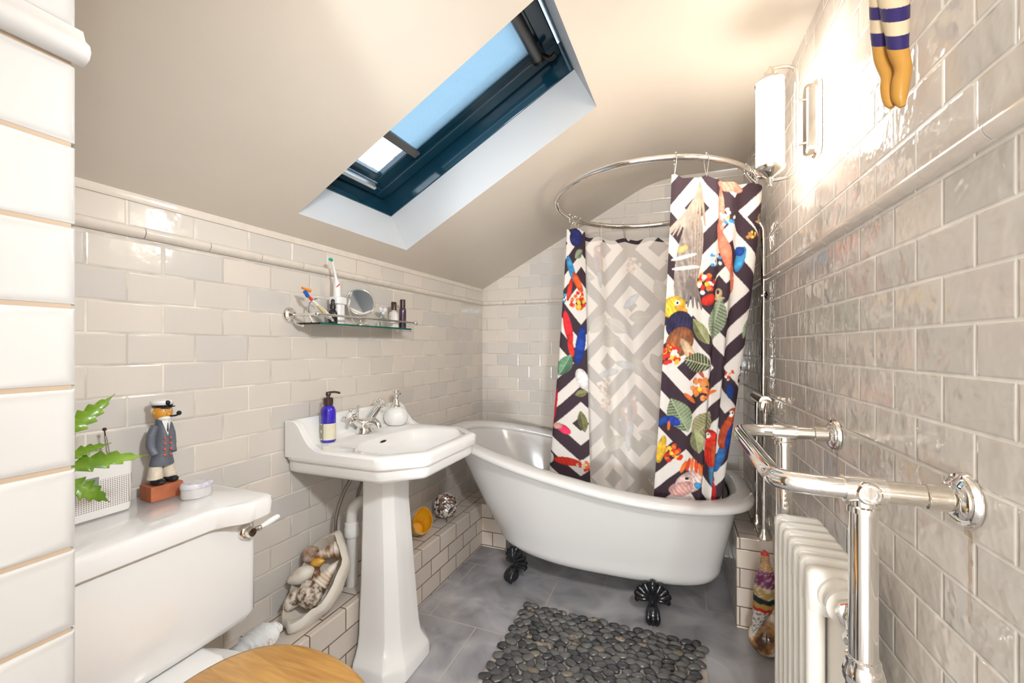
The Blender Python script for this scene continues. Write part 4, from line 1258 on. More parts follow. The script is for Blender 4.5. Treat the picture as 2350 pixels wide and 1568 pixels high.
# ------------------------------------------------------------------ pedestal basin
BY0, BY1, BX1 = 1.068, 1.632, -0.735
BC = Vector((-0.965, 1.352))
bas = thing('pedestal_basin', 'white ceramic pedestal basin with chamfered corners against the left wall', 'basin', (-0.93, 1.31, 0))
def basin_out(inset, z, n=128):
    """octagonal plan seen from the bowl centre"""
    x0 = wl(1.35) + 0.003; x1 = BX1 - inset; y0 = BY0 + inset; y1 = BY1 - inset
    cx, cy = 0.105, 0.100
    poly = [(wl(y0) + 0.004, y0), (x1 - cx, y0), (x1, y0 + cy), (x1, y1 - cy), (x1 - cx, y1), (wl(y1) + 0.004, y1)]
    pts = []
    for k in range(n):
        a = 2 * PI * k / n
        d = Vector((math.cos(a), math.sin(a)))
        best = None
        for i in range(6):
            p = Vector(poly[i]); q_ = Vector(poly[(i + 1) % 6])
            e = q_ - p
            den = d.x * e.y - d.y * e.x
            if abs(den) < 1e-9: continue
            t = ((p.x - BC.x) * e.y - (p.y - BC.y) * e.x) / den
            u = ((p.x - BC.x) * d.y - (p.y - BC.y) * d.x) / den
            if t > 0 and -1e-6 <= u <= 1 + 1e-6 and (best is None or t < best): best = t
        pts.append(Vector((BC.x + d.x * best, BC.y + d.y * best, z)))
    # ease the corners a little
    out = []
    for k in range(n):
        out.append((pts[k - 1] + pts[k] * 5 + pts[(k + 1) % n]) / 7)
    return out
def bowl_out(hx, hy, z, cx=-0.905, cy=1.352, n=128, e=3.0):
    pts = []
    for k in range(n):
        a = 2 * PI * k / n
        c, s = math.cos(a), math.sin(a)
        r = (abs(c / hx) ** e + abs(s / hy) ** e) ** (-1 / e)
        pts.append(Vector((cx + r * c, cy + r * s, z)))
    return pts
ZRIM = 0.790
def shrink(f, z):
    base = basin_out(0.02, z)
    return [Vector((lerp(-0.95, p.x, f) if True else p.x, lerp(1.33, p.y, f), z)) for p in base]
rings = [shrink(0.20, 0.655), shrink(0.45, 0.668), shrink(0.80, 0.690), basin_out(0.030, 0.700), basin_out(0.022, 0.703), basin_out(0.016, 0.708), basin_out(0.012, 0.716), basin_out(0.010, 0.742), basin_out(0.010, 0.746), basin_out(0.003, 0.7475), basin_out(0.001, 0.751), basin_out(0.0, 0.756), basin_out(0.0, 0.776), basin_out(0.003, 0.784), basin_out(0.010, 0.789), basin_out(0.020, ZRIM),
         basin_out(0.034, ZRIM - 0.001)]
rings += [bowl_out(0.158, 0.222, 0.787), bowl_out(0.150, 0.214, 0.780), bowl_out(0.143, 0.205, 0.765), bowl_out(0.132, 0.190, 0.735), bowl_out(0.110, 0.160, 0.712), bowl_out(0.070, 0.105, 0.699), bowl_out(0.022, 0.022, 0.694)]
bm = B(); loft(bm, rings, True, (True, True))
bowl = obj('basin_bowl', bm, M['ceramic'], bas, angle=45)
# upstand with swept wings
xw0 = wl(1.35) + 0.004
bm = B()
wing = [(xw0, 0.785), (xw0, 0.880), (xw0 + 0.030, 0.882), (xw0 + 0.050, 0.878)] + [(xw0 + 0.050 + 0.075 * math.sin(t * PI / 2) * 1.0, 0.878 - 0.088 * (1 - math.cos(t * PI / 2))) for t in (0.25, 0.5, 0.7, 0.85)]
wing = [(xw0 + 0.372, 0.7575), (xw0, 0.7575), (xw0, 0.880), (xw0 + 0.028, 0.882), (xw0 + 0.046, 0.878), (xw0 + 0.060, 0.866), (xw0 + 0.074, 0.845), (xw0 + 0.090, 0.822), (xw0 + 0.108, 0.803), (xw0 + 0.130, 0.792), (xw0 + 0.150, 0.787), (xw0 + 0.172, 0.784), (xw0 + 0.372, 0.784)]
for (a, b) in ((BY0 - 0.0003, BY0 + 0.026), (BY1 - 0.026, BY1 + 0.0003)):
    loft(bm, [[Vector((x - xw0 + wl(a) + 0.005, a, z)) for x, z in wing], [Vector((x - xw0 + wl(b) + 0.005, b, z)) for x, z in wing]])
back = [(xw0, 0.785), (xw0, 0.880), (xw0 + 0.016, 0.880), (xw0 + 0.024, 0.872), (xw0 + 0.026, 0.83), (xw0 + 0.034, 0.80), (xw0 + 0.055, 0.787)]
loft(bm, [[Vector((x - xw0 + wl(y) + 0.005, y, z)) for x, z in back] for y in (BY0 + 0.02, BY1 - 0.02)])
obj('upstand', bm, M['ceramic'], bas, angle=50, bevel=0.0022)
# pedestal
bm = B()
def octa(hx0, hx1, hy, ch, z, cy=1.278):
    """x from hx0 (back) to hx1 (front)"""
    p = [(hx0, cy - hy), (hx1 - ch, cy - hy), (hx1, cy - hy + ch), (hx1, cy + hy - ch), (hx1 - ch, cy + hy), (hx0, cy + hy)]
    out = []
    for i in range(6):
        a = Vector((*p[i], z)); b = Vector((*p[(i + 1) % 6], z))
        for t in (0.04, 0.35, 0.65, 0.96): out.append(a.lerp(b, t))
    return out
XB_ = -1.020
XB_ = -1.026
rings = [octa(XB_, -0.842, 0.128, 0.055, 0.0), octa(XB_, -0.842, 0.128, 0.055, 0.042), octa(XB_, -0.846, 0.124, 0.053, 0.055), octa(XB_, -0.858, 0.112, 0.048, 0.072), octa(XB_, -0.869, 0.101, 0.044, 0.098), octa(XB_, -0.875, 0.094, 0.040, 0.135), octa(XB_, -0.893, 0.082, 0.034, 0.36), octa(XB_, -0.910, 0.073, 0.030, 0.58), octa(XB_, -0.910, 0.073, 0.030, 0.655), octa(XB_, -0.905, 0.078, 0.032, 0.690)]
loft(bm, rings)
obj('pedestal', bm, M['ceramic'], bas, angle=28, bevel=0.006)
bm = B(); ball(bm, (-1.049, 1.352, 0.766), 0.020, 16, (0.16, 1.0, 0.30), Matrix.Rotation(math.radians(18), 3, 'Y')); obj('overflow_slot', bm, M['black'], bas)
# mixer tap
TC = Vector((-1.158, 1.372, 0.790))
tap = bpy.data.objects.new('tap', None); COL.objects.link(tap); tap.parent = bas; tap.location = TC - bas.location; tap['label'] = 'chrome basin mixer tap with two cross handles'
bm = B()
lathe(bm, TC, (0, 0, 1), [(0.034, 0), (0.034, 0.006), (0.029, 0.016), (0.027, 0.024), (0.030, 0.034), (0.026, 0.048), (0.014, 0.056)], 28)
obj('tap_body', bm, M['chrome'], tap)
bm = B(); tube(bm, smooth_path([TC + Vector((0.0, 0, 0.034)), TC + Vector((0.035, 0, 0.046)), TC + Vector((0.062, 0, 0.040)), TC + Vector((0.074, 0, 0.020))], 6), [0.019 - 0.0004 * i for i in range(19)], 16); obj('spout', bm, M['chrome'], tap)
for s in (-1, 1):
    bm = B()
    ax = Vector((0.04, s * 0.75, 0.62 if s > 0 else 0.50)).normalized()
    st = TC + Vector((0, s * 0.010, 0.030))
    Lh = 0.060 if s < 0 else 0.090
    tube(bm, [st, st + ax * Lh * 0.5, st + ax * Lh], [0.020, 0.019, 0.016] if s > 0 else [0.018, 0.015, 0.012], 18)
    lathe(bm, st + ax * Lh, ax, [(0.016, 0), (0.017, 0.006), (0.009, 0.010), (0.007, 0.020)], 20)
    hc = st + ax * (Lh + 0.024)
    x, y, d = frame_of(ax)
    ball(bm, hc, 0.011, 14)
    for k in range(4):
        v = x * math.cos(PI / 2 * k + 0.4) + y * math.sin(PI / 2 * k + 0.4)
        tube(bm, [hc, hc + v * 0.024], [0.006, 0.0045], 10); ball(bm, hc + v * 0.027, 0.0075, 10)
    obj('cross_handle', bm, M['chrome'], tap)
    bm = B(); lathe(bm, hc + ax * 0.008, ax, [(0.012, 0), (0.012, 0.003), (0.008, 0.006)], 18); obj('index_button', bm, M['white_plastic'], tap)
bm = B(); tube(bm, [TC + Vector((-0.022, -0.006, 0.02)), TC + Vector((-0.024, -0.006, 0.088))], 0.003, 10); lathe(bm, TC + Vector((-0.024, -0.006, 0.080)), (0, 0, 1), [(0.003, 0), (0.0065, 0.006), (0.008, 0.024), (0.004, 0.028)], 14); obj('waste_rod', bm, M['chrome'], tap)

# pump bottle on the near corner of the basin
bx, by = -1.168, 1.196
ZRIM += 0.0008
bo = thing('pump_bottle', 'cobalt blue pump bottle with paper label on the near end of the basin', 'bottle', (bx, by, ZRIM))
bm = B(); lathe(bm, (bx, by, ZRIM), (0, 0, 1), [(0.024, 0), (0.0262, 0.003), (0.0262, 0.100), (0.0255, 0.112), (0.021, 0.123), (0.0145, 0.129), (0.0145, 0.134)], 36); obj('bottle_body', bm, M['cobalt'], bo)
bm = B(); lathe(bm, (bx, by, ZRIM + 0.008), (0, 0, 1), [(0.0266, 0), (0.0266, 0.058)], 48, caps=(False, False)); obj('label_wrap', bm, M['label'], bo)
bm = B()
for k, (a0, ww, zz0, zz1) in enumerate(((-88, 6, 0.008, 0.066), (-106, 11, 0.044, 0.062), (-106, 11, 0.013, 0.034))):
    ring = []
    for z in (zz0, zz1):
        ring.append([Vector((bx + 0.0269 * math.cos(math.radians(a0 + t)), by + 0.0269 * math.sin(math.radians(a0 + t)), ZRIM + z)) for t in np.linspace(-ww / 2, ww / 2, 6)])
    loft(bm, ring, False, (False, False))
obj('label_print', bm, M['black'], bo)
bm = B(); lathe(bm, (bx, by, ZRIM + 0.131), (0, 0, 1), [(0.0165, 0), (0.0165, 0.024), (0.014, 0.026), (0.006, 0.027), (0.005, 0.032), (0.0085, 0.033), (0.0085, 0.045), (0.007, 0.047)], 26)
tube(bm, smooth_path([(bx, by, ZRIM + 0.175), (bx + 0.012, by + 0.018, ZRIM + 0.176), (bx + 0.022, by + 0.034, ZRIM + 0.171)], 5), 0.0042, 10)
obj('pump_head', bm, M['cap_brown'], bo)
# round white dispenser
dx, dy = -1.143, 1.562
di = thing('soap_dispenser', 'round white ceramic soap dispenser with chrome pump at the far end of the basin', 'dispenser', (dx, dy, ZRIM))
bm = B(); lathe(bm, (dx, dy, ZRIM), (0, 0, 1), [(0.036, 0), (0.039, 0.002), (0.049, 0.016), (0.053, 0.032), (0.051, 0.048), (0.042, 0.064), (0.028, 0.074), (0.018, 0.078)], 40); obj('dispenser_body', bm, M['ceramic'], di)
bm = B(); lathe(bm, (dx, dy, ZRIM + 0.076), (0, 0, 1), [(0.019, 0), (0.019, 0.006), (0.014, 0.012), (0.012, 0.028), (0.008, 0.034), (0.008, 0.044), (0.012, 0.050), (0.014, 0.066), (0.013, 0.072)], 26)
tube(bm, [(dx, dy, ZRIM + 0.139), (dx + 0.028, dy - 0.010, ZRIM + 0.137)], 0.004, 10)
obj('pump_head', bm, M['chrome'], di)

# pipes under the basin
wp = thing('waste_pipe', 'white plastic waste pipe bending behind the pedestal', 'pipe', (-1.10, 1.40, 0.30))
bm = B()
pxx, pyy = -1.125, 1.268
tube(bm, smooth_path([(pxx, pyy, 0.2425), (pxx, pyy, 0.42), (pxx, pyy, 0.50), (pxx + 0.004, pyy + 0.012, 0.535), (pxx + 0.02, pyy + 0.042, 0.548), (pxx + 0.035, pyy + 0.07, 0.535), (pxx + 0.04, pyy + 0.08, 0.50)], 7), 0.0205, 20)
obj('pipe_run', bm, M['pvc'], wp)
bm = B(); lathe(bm, (pxx, pyy, 0.425), (0, 0, 1), [(0.0205, 0), (0.026, 0.001), (0.027, 0.008), (0.027, 0.030), (0.0255, 0.034), (0.0255, 0.05), (0.0205, 0.055)], 26); obj('compression_nut', bm, M['white_plastic'], wp)
for k, (hx, hy, lab, zv) in enumerate(((-1.17, 1.232, 'braided supply hose nearest the cistern, running up to the basin', 0.40), (-1.15, 1.318, 'braided supply hose hard against the white waste pipe', 0.43))):
    hs = thing('supply_hose', lab, 'hose', (hx, hy, LZ), 'hoses under the basin')
    bm = B(); tube(bm, smooth_path([(hx, hy, zv + 0.03), (hx + 0.002, hy + 0.004, zv + 0.11), (hx + 0.015, hy + 0.03, zv + 0.19), (hx + 0.04, hy + 0.06, 0.655)], 7), 0.0065, 12); obj('braided_hose', bm, M['hose'], hs)
    bm = B(); tube(bm, [(hx, hy, LZ + 0.0005), (hx, hy, zv)], 0.0078, 14); obj('copper_tail', bm, M['nickel'], hs)
    bm = B(); lathe(bm, (hx, hy, zv - 0.03), (0, 0, 1), [(0.009, 0), (0.013, 0.002), (0.013, 0.014), (0.010, 0.016), (0.010, 0.024), (0.014, 0.026), (0.014, 0.042), (0.009, 0.046), (0.009, 0.062)], 12); obj('isolating_valve', bm, M['chrome'], hs)

# ------------------------------------------------------------------ toilet
TY = 0.545
to = thing('toilet', 'white close-coupled toilet with honey oak seat lid in the near left corner', 'toilet', (-0.85, TY, 0))
CX0, CX1 = wl(0.82) + 0.003, -1.000
CY0, CY1 = 0.300, 0.790
bm = B()
rings = []
def cist(i, z, r=0.028, lo=0.0):
    return rrect(CX0, CX1 - i, CY0 + i + lo, CY1 - i - lo, r, z, 6)
for i, z, lo in ((0.06, 0.432, 0.035), (0.035, 0.433, 0.022), (0.018, 0.437, 0.012), (0.006, 0.447, 0.004), (0.0, 0.463, 0.0), (0.0, 0.60, 0.0), (0.0, 0.709, 0.0)):
    rings.append(cist(i, z, 0.028, lo))
loft(bm, rings); obj('cistern', bm, M['ceramic'], to, angle=40)
# lid with stepped front corners
def lid(o, z):
    x0, x1 = CX0, -0.985 + o
    y0, y1 = CY0 - 0.015 - o, CY1 + 0.012 + o
    e = 0.105
    p = [(x0, y0), (x1 + 0.015, y0), (x1 + 0.035, y0 + 0.02), (x1 + 0.040, y0 + e - 0.03), (x1 + 0.010, y0 + e + 0.005), (x1, y0 + e + 0.03),
         (x1, y1 - e - 0.03), (x1 + 0.010, y1 - e - 0.005), (x1 + 0.040, y1 - e + 0.03), (x1 + 0.035, y1 - 0.02), (x1 + 0.015, y1), (x0, y1)]
    out = []
    n = len(p)
    for i in range(n):
        a, b_, c_ = Vector((*p[i - 1], z)), Vector((*p[i], z)), Vector((*p[(i + 1) % n], z))
        d1 = min(0.012, (a - b_).length * .4); d2 = min(0.012, (c_ - b_).length * .4)
        q0_ = b_ + (a - b_).normalized() * d1; q2_ = b_ + (c_ - b_).normalized() * d2
        for t in (0, .33, .67, 1): out.append(q0_ * (1 - t) ** 2 + b_ * 2 * t * (1 - t) + q2_ * t * t)
    return out
bm = B(); loft(bm, [lid(-0.004, 0.7095), lid(0.0, 0.713), lid(0.002, 0.742), lid(0.0, 0.750), lid(-0.006, 0.7545), lid(-0.014, 0.756)]); obj('cistern_lid', bm, M['ceramic'], to, angle=35)
LV = Vector((-0.999, 0.752, 0.672))
lev = None
bm = B(); lathe(bm, LV, (1, 0, 0), [(0.020, 0), (0.020, 0.004), (0.016, 0.010), (0.012, 0.012), (0.013, 0.020), (0.010, 0.026)], 24)
tube(bm, [LV + Vector((0.017, 0, 0)), LV + Vector((0.020, 0.026, 0.003))], [0.009, 0.006], 14); ball(bm, LV + Vector((0.020, 0.022, 0.002)), 0.0078, 12)
lev = obj('flush_lever', bm, M['chrome'], to); lev['label'] = 'chrome flush lever'
bm = B(); tube(bm, smooth_path([LV + Vector((0.020, 0.026, 0.003)), LV + Vector((0.021, 0.042, 0.0055)), LV + Vector((0.022, 0.064, 0.010)), LV + Vector((0.023, 0.076, 0.012))], 5), [0.0052, 0.0058, 0.0062, 0.0066, 0.007, 0.0074, 0.0078, 0.008, 0.008, 0.008, 0.0078, 0.0074, 0.0072, 0.007, 0.0062, 0.005], 14); obj('lever_grip', bm, M['ceramic'], lev)
# pan
def pan(cx, hx, hy, z, back, n=48):
    pts = []
    for k in range(n):
        a = 2 * PI * k / n
        c, s = math.cos(a), math.sin(a)
        x = cx + (hx * c if c > 0 else back * math.copysign(abs(c) ** 0.5, c)); y = TY + hy * (s if c > 0 else math.copysign(abs(s) ** 0.7, s))
        pts.append(Vector((x, y, z)))
    return pts
bm = B(); loft(bm, [pan(-0.80, 0.16, 0.105, 0.0, 0.20), pan(-0.80, 0.16, 0.105, 0.05, 0.20), pan(-0.80, 0.13, 0.095, 0.12, 0.20), pan(-0.79, 0.18, 0.12, 0.24, 0.24), pan(-0.78, 0.25, 0.165, 0.34, 0.30), pan(-0.77, 0.275, 0.178, 0.385, 0.36), pan(-0.77, 0.275, 0.178, 0.402, 0.36), pan(-0.77, 0.265, 0.168, 0.410, 0.355)]); obj('pan', bm, M['ceramic'], to, angle=50)
bm = B()
rings = []
for i, z in ((0.012, 0.402), (0.004, 0.405), (0.0, 0.413), (0.0, 0.424), (0.004, 0.431), (0.012, 0.4325)):
    rings.append(rrect(CX0 + 0.004, -0.935 - i, TY - 0.125 + i, TY + 0.125 - i, 0.03, z, 6))
loft(bm, rings); obj('pan_shelf', bm, M['ceramic'], to, angle=50)
def seat(i, z, n=64):
    pts = []
    cx = -0.742
    for k in range(n):
        a = 2 * PI * k / n
        c, s = math.cos(a), math.sin(a)
        e = 2.0 if c > 0 else 2.5
        x = cx + (0.265 - i if c > 0 else 0.190 - i) * math.copysign(abs(c) ** (2 / e), c); y = TY + (0.192 - i) * math.copysign(abs(s) ** (2 / e), s)
        pts.append(Vector((x, y, z)))
    return pts
bm = B(); loft(bm, [seat(0.006, 0.4355), seat(0.0, 0.438), seat(0.0, 0.446), seat(0.004, 0.4515), seat(0.014, 0.4535)]); obj('seat_lid', bm, M['oak'], to, angle=50)['label'] = 'honey oak seat lid'
bm = B(); loft(bm, [seat(0.006, 0.412), seat(0.0, 0.415), seat(0.0, 0.428), seat(0.005, 0.4335)]); obj('seat_ring', bm, M['oak'], to, angle=50)['label'] = 'honey oak seat ring'

# ------------------------------------------------------------------ on the cistern lid
ZL = 0.7562
# sea captain
cp = thing('captain_figurine', 'painted sea captain figurine in grey coat standing on a terracotta block on the cistern', 'figurine', (-1.195, 0.678, ZL))
bm = B()
k0 = Vector((-1.195, 0.678, ZL))
rB = Matrix.Rotation(math.radians(-6), 3, 'Z')
def KP(x, y, z): return k0 + rB @ Vector((x, y, z))
loft(bm, [[KP(x, y, z) for x, y in ((-0.028, -0.034), (0.028, -0.034), (0.028, 0.034), (-0.028, 0.034))] for z in (0, 0.036)]); obj('block', bm, M['terracotta'], cp, smooth=False, bevel=0.0015)
# facing: towards the room, a little to the right
fa = math.radians(4)
fv = Vector((math.cos(fa), math.sin(fa), 0)); rv = Vector((-fv.y, fv.x, 0))
def CPt(f, r, z): return k0 + fv * f + rv * (r * (0.90 if z < 0.088 else 0.64 if z < 0.19 else 1.0)) + Vector((0, 0, z))
def oval(f, r, hf, hr, z, n=24): return [CPt(f + hf * math.cos(2 * PI * k / n), r + hr * math.sin(2 * PI * k / n), z) for k in range(n)]
grey = plain('grey_coat', (0.125, 0.135, 0.160), 0.5, noise=0.15, nscale=60); cream_ = plain('cream_trouser', (0.68, 0.58, 0.46), 0.5, noise=0.12, nscale=80)
skin_ = plain('ochre_skin', (0.68, 0.30, 0.035), 0.4); white_ = plain('white_beard', (0.78, 0.76, 0.73), 0.5); blk = plain('gloss_black', (0.012, 0.012, 0.016), 0.12)
for s in (-1, 1):
    bm = B(); ball(bm, CPt(0.008, s * 0.017, 0.0435), 0.017, 16, (1.25, 0.85, 0.52), rot_to((0, 0, 1)) if False else Matrix((fv, rv, Vector((0, 0, 1)))).transposed())
    for v in bm.verts: v.co.z = max(v.co.z, ZL + 0.0362)
    obj('shoe', bm, blk, cp)
    bm = B(); loft(bm, [oval(0.0, s * 0.018, 0.018, 0.0170, 0.050), oval(0.0, s * 0.0175, 0.0185, 0.0170, 0.053), oval(0, s * 0.0155, 0.0125, 0.0145, 0.078), oval(0, s * 0.015, 0.012, 0.014, 0.090)]); obj('trouser_leg', bm, cream_, cp)
bm = B(); loft(bm, [oval(0, 0, 0.020, 0.0285, 0.081), oval(0, 0, 0.0215, 0.029, 0.084), oval(0, 0, 0.020, 0.026, 0.12), oval(0, 0, 0.020, 0.024, 0.155), oval(0, 0, 0.019, 0.023, 0.172), oval(0, 0, 0.015, 0.019, 0.186), oval(0, 0, 0.010, 0.013, 0.196)]); coat = obj('coat', bm, grey, cp, angle=50)
for s in (-1, 1):
    bm = B(); tube(bm, smooth_path([CPt(0, s * 0.022, 0.180), CPt(-0.002, s * 0.034, 0.158), CPt(-0.001, s * 0.037, 0.13), CPt(0.008, s * 0.031, 0.110)], 6), [0.0095] * 6 + [0.010] * 7 + [0.009] * 6, 12); obj('sleeve', bm, grey, cp)
bm = B()
for s in (-1, 1):
    for k in range(4): ball(bm, CPt(0.0205, s * 0.0105, 0.108 + 0.0135 * k), 0.0030, 8)
obj('buttons', bm, plain('red_button', (0.75, 0.10, 0.03), 0.4), coat)
bm = B(); loft(bm, [[CPt(0.0205, 0, 0.155), CPt(0.0205, 0.001, 0.155), CPt(0.0213, 0, 0.155)], [CPt(0.016, -0.011, 0.193), CPt(0.016, 0.011, 0.193), CPt(0.021, 0, 0.193)]]); obj('shirt_front', bm, white_, cp, smooth=False)
bm = B(); loft(bm, [oval(0.0205, 0, 0.002, 0.001, 0.163, 8), oval(0.0205, 0, 0.0025, 0.003, 0.168, 8), oval(0.0195, 0, 0.0022, 0.0016, 0.186, 8)]); obj('tie', bm, plain('brown_tie', (0.06, 0.035, 0.02), 0.5), cp)
bm = B(); ball(bm, CPt(0.003, 0, 0.212), 0.0205, 22, (1, 1.0, 1.08)); ball(bm, CPt(0.022, 0, 0.208), 0.0055, 12)
for s in (-1, 1): ball(bm, CPt(0.002, s * 0.0185, 0.212), 0.0045, 10)
obj('head', bm, skin_, cp)
bm = B()
ball(bm, CPt(0.010, 0, 0.1985), 0.014, 18, (1, 1.05, 0.62)); ball(bm, CPt(-0.006, 0, 0.216), 0.0185, 18, (0.9, 1.06, 0.9))
for s in (-1, 1): ball(bm, CPt(0.0195, s * 0.0075, 0.2175), 0.0036, 10)
obj('beard_and_hair', bm, white_, cp)
bm = B()
for s in (-1, 1): ball(bm, CPt(0.0227, s * 0.0075, 0.2175), 0.0014, 8)
obj('eyes', bm, blk, cp)
bm = B(); tube(bm, smooth_path([CPt(0.020, 0.004, 0.202), CPt(0.030, 0.012, 0.203), CPt(0.036, 0.015, 0.206)], 4), 0.0022, 8); ball(bm, CPt(0.037, 0.0155, 0.209), 0.0055, 12, (1, 1, 1.1)); obj('pipe', bm, blk, cp)
bm = B(); loft(bm, [oval(0.002, 0, 0.021, 0.0205, 0.226), oval(0.002, 0, 0.0215, 0.021, 0.2285), oval(0.002, 0, 0.022, 0.0215, 0.231)]); loft(bm, [oval(0.021, 0, 0.012, 0.016, 0.2255), oval(0.021, 0, 0.012, 0.016, 0.2275)]); ball(bm, CPt(0.020, 0, 0.236), 0.006, 10); obj('cap_band', bm, blk, cp)
bm = B(); loft(bm, [oval(0.0, 0, 0.021, 0.021, 0.231), oval(-0.001, 0, 0.0235, 0.0235, 0.236), oval(-0.002, 0, 0.022, 0.022, 0.241), oval(-0.002, 0, 0.012, 0.012, 0.2435)]); obj('cap', bm, white_, cp)

# oval tin
tn = thing('oval_tin', 'small oval white tin with a lid beside the terracotta block on the cistern', 'tin', (-1.13, 0.722, ZL))
def ov(sx, sy, z, n=40):
    c, s = math.cos(math.radians(70)), math.sin(math.radians(70))
    return [Vector((-1.118 + sx * math.cos(2 * PI * k / n) * c - sy * math.sin(2 * PI * k / n) * s, 0.712 + sx * math.cos(2 * PI * k / n) * s + sy * math.sin(2 * PI * k / n) * c, ZL + z)) for k in range(n)]
tinm = plain('tin_grey_white', (0.66, 0.63, 0.62), 0.35, noise=0.06, nscale=50, metal=0.15)
bm = B(); loft(bm, [ov(0.031, 0.023, 0.0), ov(0.033, 0.025, 0.002), ov(0.033, 0.025, 0.024)]); obj('tin_body', bm, tinm, tn)
bm = B(); loft(bm, [ov(0.0343, 0.0262, 0.0245), ov(0.0346, 0.0265, 0.0265), ov(0.034, 0.026, 0.034), ov(0.0325, 0.0245, 0.036), ov(0.024, 0.018, 0.0365)]); obj('tin_lid', bm, ramp2('tin_lid_print', [(0.4, (0.50, 0.46, 0.58)), (0.55, (0.68, 0.66, 0.67))], 60, rough=0.35), tn)

# perforated basket
bk = thing('storage_basket', 'white perforated plastic basket on the cistern beside the pier', 'basket', (-1.215, 0.50, ZL))
bx0, bx1, by0, by1 = wl(0.5) + 0.008, -1.176, 0.385, 0.612
bm = B()
rings = [rrect(bx0 + 0.004, bx1 - 0.004, by0 + 0.004, by1 - 0.004, 0.012, ZL, 5), rrect(bx0 + 0.002, bx1 - 0.002, by0 + 0.002, by1 - 0.002, 0.014, ZL + 0.008, 5), rrect(bx0, bx1, by0, by1, 0.014, ZL + 0.112, 5), rrect(bx0 - 0.001, bx1 + 0.001, by0 - 0.001, by1 + 0.001, 0.015, ZL + 0.115, 5),
         rrect(bx0 + 0.001, bx1 - 0.001, by0 + 0.001, by1 - 0.001, 0.013, ZL + 0.117, 5), rrect(bx0 + 0.003, bx1 - 0.003, by0 + 0.003, by1 - 0.003, 0.012, ZL + 0.112, 5), rrect(bx0 + 0.005, bx1 - 0.005, by0 + 0.005, by1 - 0.005, 0.012, ZL + 0.006, 5)]
loft(bm, rings); obj('basket_body', bm, M['perf'], bk, angle=50)
bm = B(); box(bm, (bx1 - 0.0005, 0.475, ZL + 0.068), (bx1 + 0.0007, 0.545, ZL + 0.090)); obj('grip_slot', bm, plain('slot_grey', (0.22, 0.23, 0.22), 0.6), bk, smooth=False)
stk = thing('metal_file', 'slim metal stick with a ball top standing in the white basket', 'stick', (-1.205, 0.585, ZL + 0.01))
bm = B(); tube(bm, [(-1.208, 0.592, ZL + 0.008), (-1.209, 0.578, ZL + 0.12), (-1.2095, 0.572, ZL + 0.172)], [0.004, 0.0042, 0.0028], 10); obj('shaft', bm, M['chrome'], stk)
bm = B(); tube(bm, [(-1.2095, 0.572, ZL + 0.172), (-1.2096, 0.571, ZL + 0.183)], 0.0014, 8); ball(bm, (-1.2097, 0.5708, ZL + 0.187), 0.0042, 10); obj('ball_top', bm, M['cap_brown'], stk)

# potted plant whose leaves reach past the pier
pl = thing('potted_plant', 'green plant with toothed leaves reaching from behind the near tiled pier', 'plant', (-1.065, 0.375, ZL))
bm = B(); lathe(bm, (-1.075, 0.385, ZL), (0, 0, 1), [(0.032, 0), (0.035, 0.003), (0.044, 0.066), (0.046, 0.072), (0.042, 0.072), (0.039, 0.060)], 30); obj('pot', bm, M['ceramic'], pl)
bm = B(); lathe(bm, (-1.075, 0.385, ZL + 0.056), (0, 0, 1), [(0.039, 0), (0.039, 0.004)], 24); obj('soil', bm, plain('soil', (0.05, 0.03, 0.02), 0.9, bump=0.6, bscale=200), pl)
leafm = ramp2('leaf_green', [(0.35, (0.10, 0.20, 0.012)), (0.6, (0.20, 0.34, 0.03)), (0.75, (0.30, 0.42, 0.08))], 18, detail=3, rough=0.28)
def leaf_mesh(base, tip, up_, w_, bend, teeth=6):
    bm = B()
    base = Vector(base); tip = Vector(tip)
    d = tip - base; Ln = d.length; d.normalize()
    side = d.cross(Vector(up_)).normalized(); nn_ = side.cross(d).normalized()
    n = teeth * 5
    mids, ls, rs = [], [], []
    for i in range(n + 1):
        t = i / n
        c = base + d * Ln * t + nn_ * bend * math.sin(PI * t)
        prof = (math.sin(PI * min(1, t * 1.05) ** 0.80)) if t < 1 else 0
        saw = 0.66 + 0.62 * ((t * teeth) % 1.0) if 0.04 < t < 0.97 else 0.7
        ww = max(0.0006, w_ * prof * saw)
        lag = d * (-0.10 * Ln / teeth)
        mids.append(bm.verts.new(c - nn_ * 0.0015)); ls.append(bm.verts.new(c + side * ww + nn_ * ww * 0.18)); rs.append(bm.verts.new(c - side * ww + nn_ * ww * 0.18))
    for i in range(n):
        bm.faces.new((mids[i], mids[i + 1], ls[i + 1], ls[i])); bm.faces.new((mids[i + 1], mids[i], rs[i], rs[i + 1]))
    return bm
LEAVES = [((-1.032, 0.425, 0.965), (-1.028, 0.502, 1.038), (0.8, -0.5, 0.3), 0.0165, 0.004),
          ((-1.000, 0.405, 0.912), (-0.990, 0.537, 0.911), (0.6, -0.5, 0.7), 0.019, 0.010),
          ((-1.012, 0.415, 0.928), (-1.010, 0.487, 0.946), (0.6, -0.4, 0.7), 0.012, 0.004),
          ((-0.990, 0.405, 0.900), (-0.978, 0.470, 0.842), (0.8, -0.2, 0.5), 0.0175, 0.006),
          ((-1.06, 0.36, 0.90), (-1.05, 0.30, 0.99), (0.8, 0.3, 0.5), 0.018, 0.006)]
